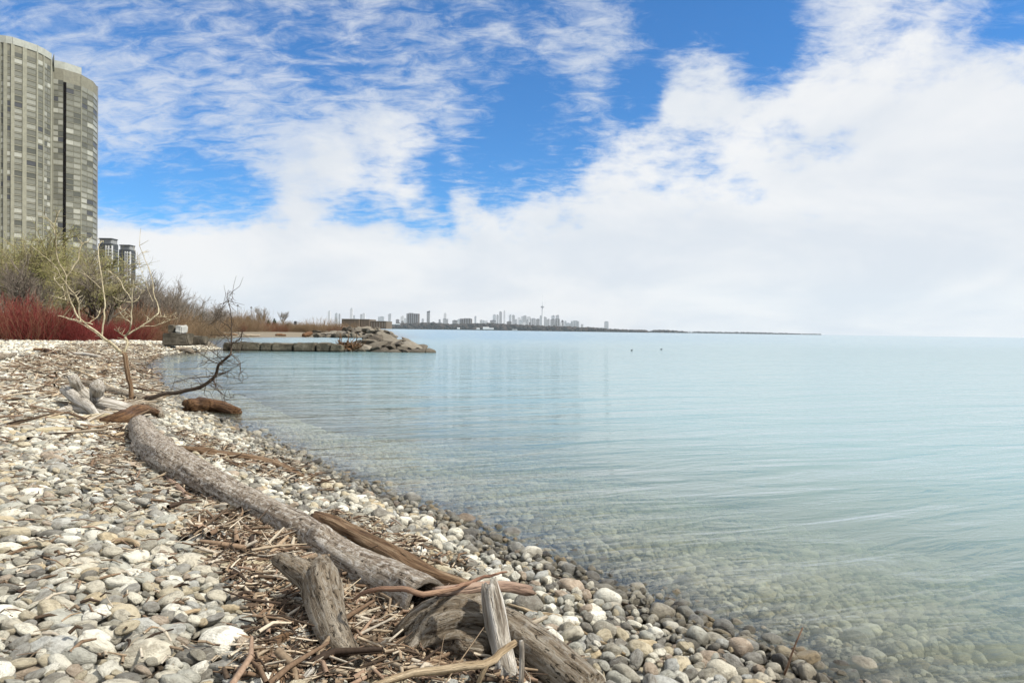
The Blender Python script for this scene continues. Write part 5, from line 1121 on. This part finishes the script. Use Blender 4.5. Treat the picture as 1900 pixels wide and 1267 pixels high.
for i, x in enumerate(sorted([random.uniform(880, 1070) if k % 3 else random.uniform(730, 880) for k in range(46)])):
    w = random.uniform(2.5, 6); city_block(x, x + w, random.uniform(592.5, 601), 6400 + random.uniform(0, 900), random.choice(("grey", "blue", "dark", "brown", "pale")), f"small low block filling the skyline above the woods, {ORD[i]} from the left", 0, "small blocks of the lower skyline")
# needle tower
P = at(1006, 600, 9000); Hs = far_z(1006, 569, 9000); e = tag(empty("observation_tower", (P.x, P.y, 1.0)), "slender needle tower with a round pod rising over the skyline", "tower"); mb = MB(); mb.lathe([(26, 0), (17, Hs * .12), (12, Hs * .35), (9, Hs * .7), (8, Hs * .97)], 12); mb.build("shaft", CITY["pale"], e, smooth=True); mb = MB(); mb.lathe([(8, Hs * .955), (22, Hs * .965), (24, Hs * .985), (22, Hs * 1.005), (10, Hs * 1.02), (7, Hs * 1.05)], 16); mb.build("pod", CITY["grey"], e, smooth=True); mb = MB(); mb.lathe([(4, Hs * 1.03), (3, Hs * 1.2), (4, Hs * 1.21), (4, Hs * 1.23), (1.5, Hs * 1.24), (.6, Hs * 1.5)], 10); mb.build("antenna", CITY["pale"], e, smooth=True)
# white sheds and boathouses along the far waterline
for x0, x1, yt, yb, lab in [(896, 908, 606.8, 611.2, "white boathouse with curved roof on the far waterline"), (908, 916, 608.5, 611.5, "low white shed right of the white boathouse"), (848, 853, 607.8, 610.5, "small white shed on the far waterline, leftmost one"), (884, 890, 608.5, 611, "small white shed left of the white boathouse"), (950, 960, 611, 612.4, "low white shed farther right on the far waterline"), (725, 742, 600.5, 602.5, "long low white roof in the far woods"), (1092, 1122, 606.8, 608.4, "long flat pale pavilion near the lone right tower")]:
    d = 4540 if yb > 604 else 4400; d = 5200 if x0 > 1080 else d; a = at(x0, yt, d); b = at(x1, yb, d); mb = MB(); W_ = b.x - a.x; h_ = a.z - max(b.z, 1.5); e = tag(empty("shore_shed", ((a.x + b.x) / 2, d, max(b.z, 1.5))), lab, "shed"); mb.box((0, 8, h_ * .35), (W_, 16, h_ * .7)); mb.build("wall", CITY["white"], e); mb = MB(); mb.add([(-W_ / 2, -1, h_ * .7), (W_ / 2, -1, h_ * .7), (W_ / 2, 17, h_ * .7), (-W_ / 2, 17, h_ * .7), (-W_ / 2 * .9, 8, h_), (W_ / 2 * .9, 8, h_)], [(0, 1, 5, 4), (2, 3, 4, 5), (1, 2, 5), (3, 0, 4), (3, 2, 1, 0)]); mb.build("roof", CITY["white"], e)
# long brown building behind the revetment, white pavilion before it
MAT_BB = facade_mat("brown_brick_far", (.15, .118, .088), (.12, .095, .072), .9, .05); MAT_BROOF = facade_mat("pale_flat_roof", (.27, .255, .225), (.22, .21, .19))
d = 820; a = at(634, 606, d); b = at(714, 606, d); e = tag(empty("long_building", ((a.x + b.x) / 2, d, 1.6)), "long low brown building with a flat roof behind the rock revetment", "building"); W_ = b.x - a.x; hh = far_z(660, 592.5, d) - 1.6
for x0, x1, f_, nm in ((634, 666, 1.0, "wall"), (666, 684, 1.0, "wall"), (684, 714, .82, "wing")):
    p0 = at(x0, 606, d).x - (a.x + b.x) / 2; p1 = at(x1, 606, d).x - (a.x + b.x) / 2; off = {634: 0, 666: 4, 684: 9}[x0]; mb = MB(); mb.box(((p0 + p1) / 2, 20 + off, hh * f_ / 2), (p1 - p0, 40, hh * f_)); mb.build(nm, MAT_BB, e); mb = MB(); mb.box(((p0 + p1) / 2, 20 + off, hh * f_ + .25), (p1 - p0 + .6, 41, .5)); mb.build("roof", MAT_BROOF, e); mb = MB(); n_ = int((p1 - p0) / 3.2)
    for k in range(n_): mb.box((p0 + (k + .5) * (p1 - p0) / n_, off - .05, hh * f_ * .55), (.6, .5, hh * f_ * .7))
    mb.build("pilaster", MAT_BROOF if nm == "wing" else MAT_BB, e)
d = 520; a = at(629, 606, d); b = at(650, 602, d); W_ = b.x - a.x; e = tag(empty("white_pavilion", ((a.x + b.x) / 2, d, 1.6)), "small white pavilion in front of the long brown building", "pavilion"); mb = MB(); mb.box((0, 3, 1.4), (W_ * .8, 5, .5)); mb.build("roof", CITY["white"], e); mb = MB()
for k in range(5): mb.box((-W_ * .38 + k * W_ * .19, .8, .6), (.45, .4, 1.4))
mb.build("column", CITY["white"], e)
# specks of two water birds
m = M("dark_feather"); MAT_BIRD = m.bsdf((.03, .03, .032), .7)
for px, py, lab in ((1172, 650.5, "small dark water bird afloat, the left one of two"), (1227, 648.5, "small dark water bird afloat, the right one of two")):
    P = on_plane(px, py, 0); K = .55; parts = [limb([P + Vector((-.22, 0, .05)) * K, P + Vector((-.1, 0, .07)) * K, P + Vector((.08, 0, .07)) * K, P + Vector((.2, 0, .05)) * K], [K * q for q in (.02, .09, .1, .03)], sides=10, n=10, rough=0), limb([P + Vector((.13, 0, .08)) * K, P + Vector((.2, 0, .18)) * K, P + Vector((.22, 0, .25)) * K, P + Vector((.3, 0, .25)) * K], [K * q for q in (.05, .035, .05, .012)], sides=8, n=10, rough=0)]
    o = limb_obj("water_bird", parts, MAT_BIRD); tag(o, lab, "bird", "birds on the lake")
# ------------------------------------------------------------------ haze
bx = MB(); bx.box((0, 4800, 297), (21000, 11000, 606)); m = M("haze_air"); pv = m.n("ShaderNodeVolumePrincipled"); pv.inputs['Color'].default_value = (.70, .76, .82, 1); pv.inputs['Density'].default_value = 3.2e-5; pv.inputs['Anisotropy'].default_value = .0; m.l(pv.outputs[0], m.out.inputs['Volume'])
o = bx.build("haze", m.m); tag(o, "pale haze over the lake and city", None, None, "stuff")
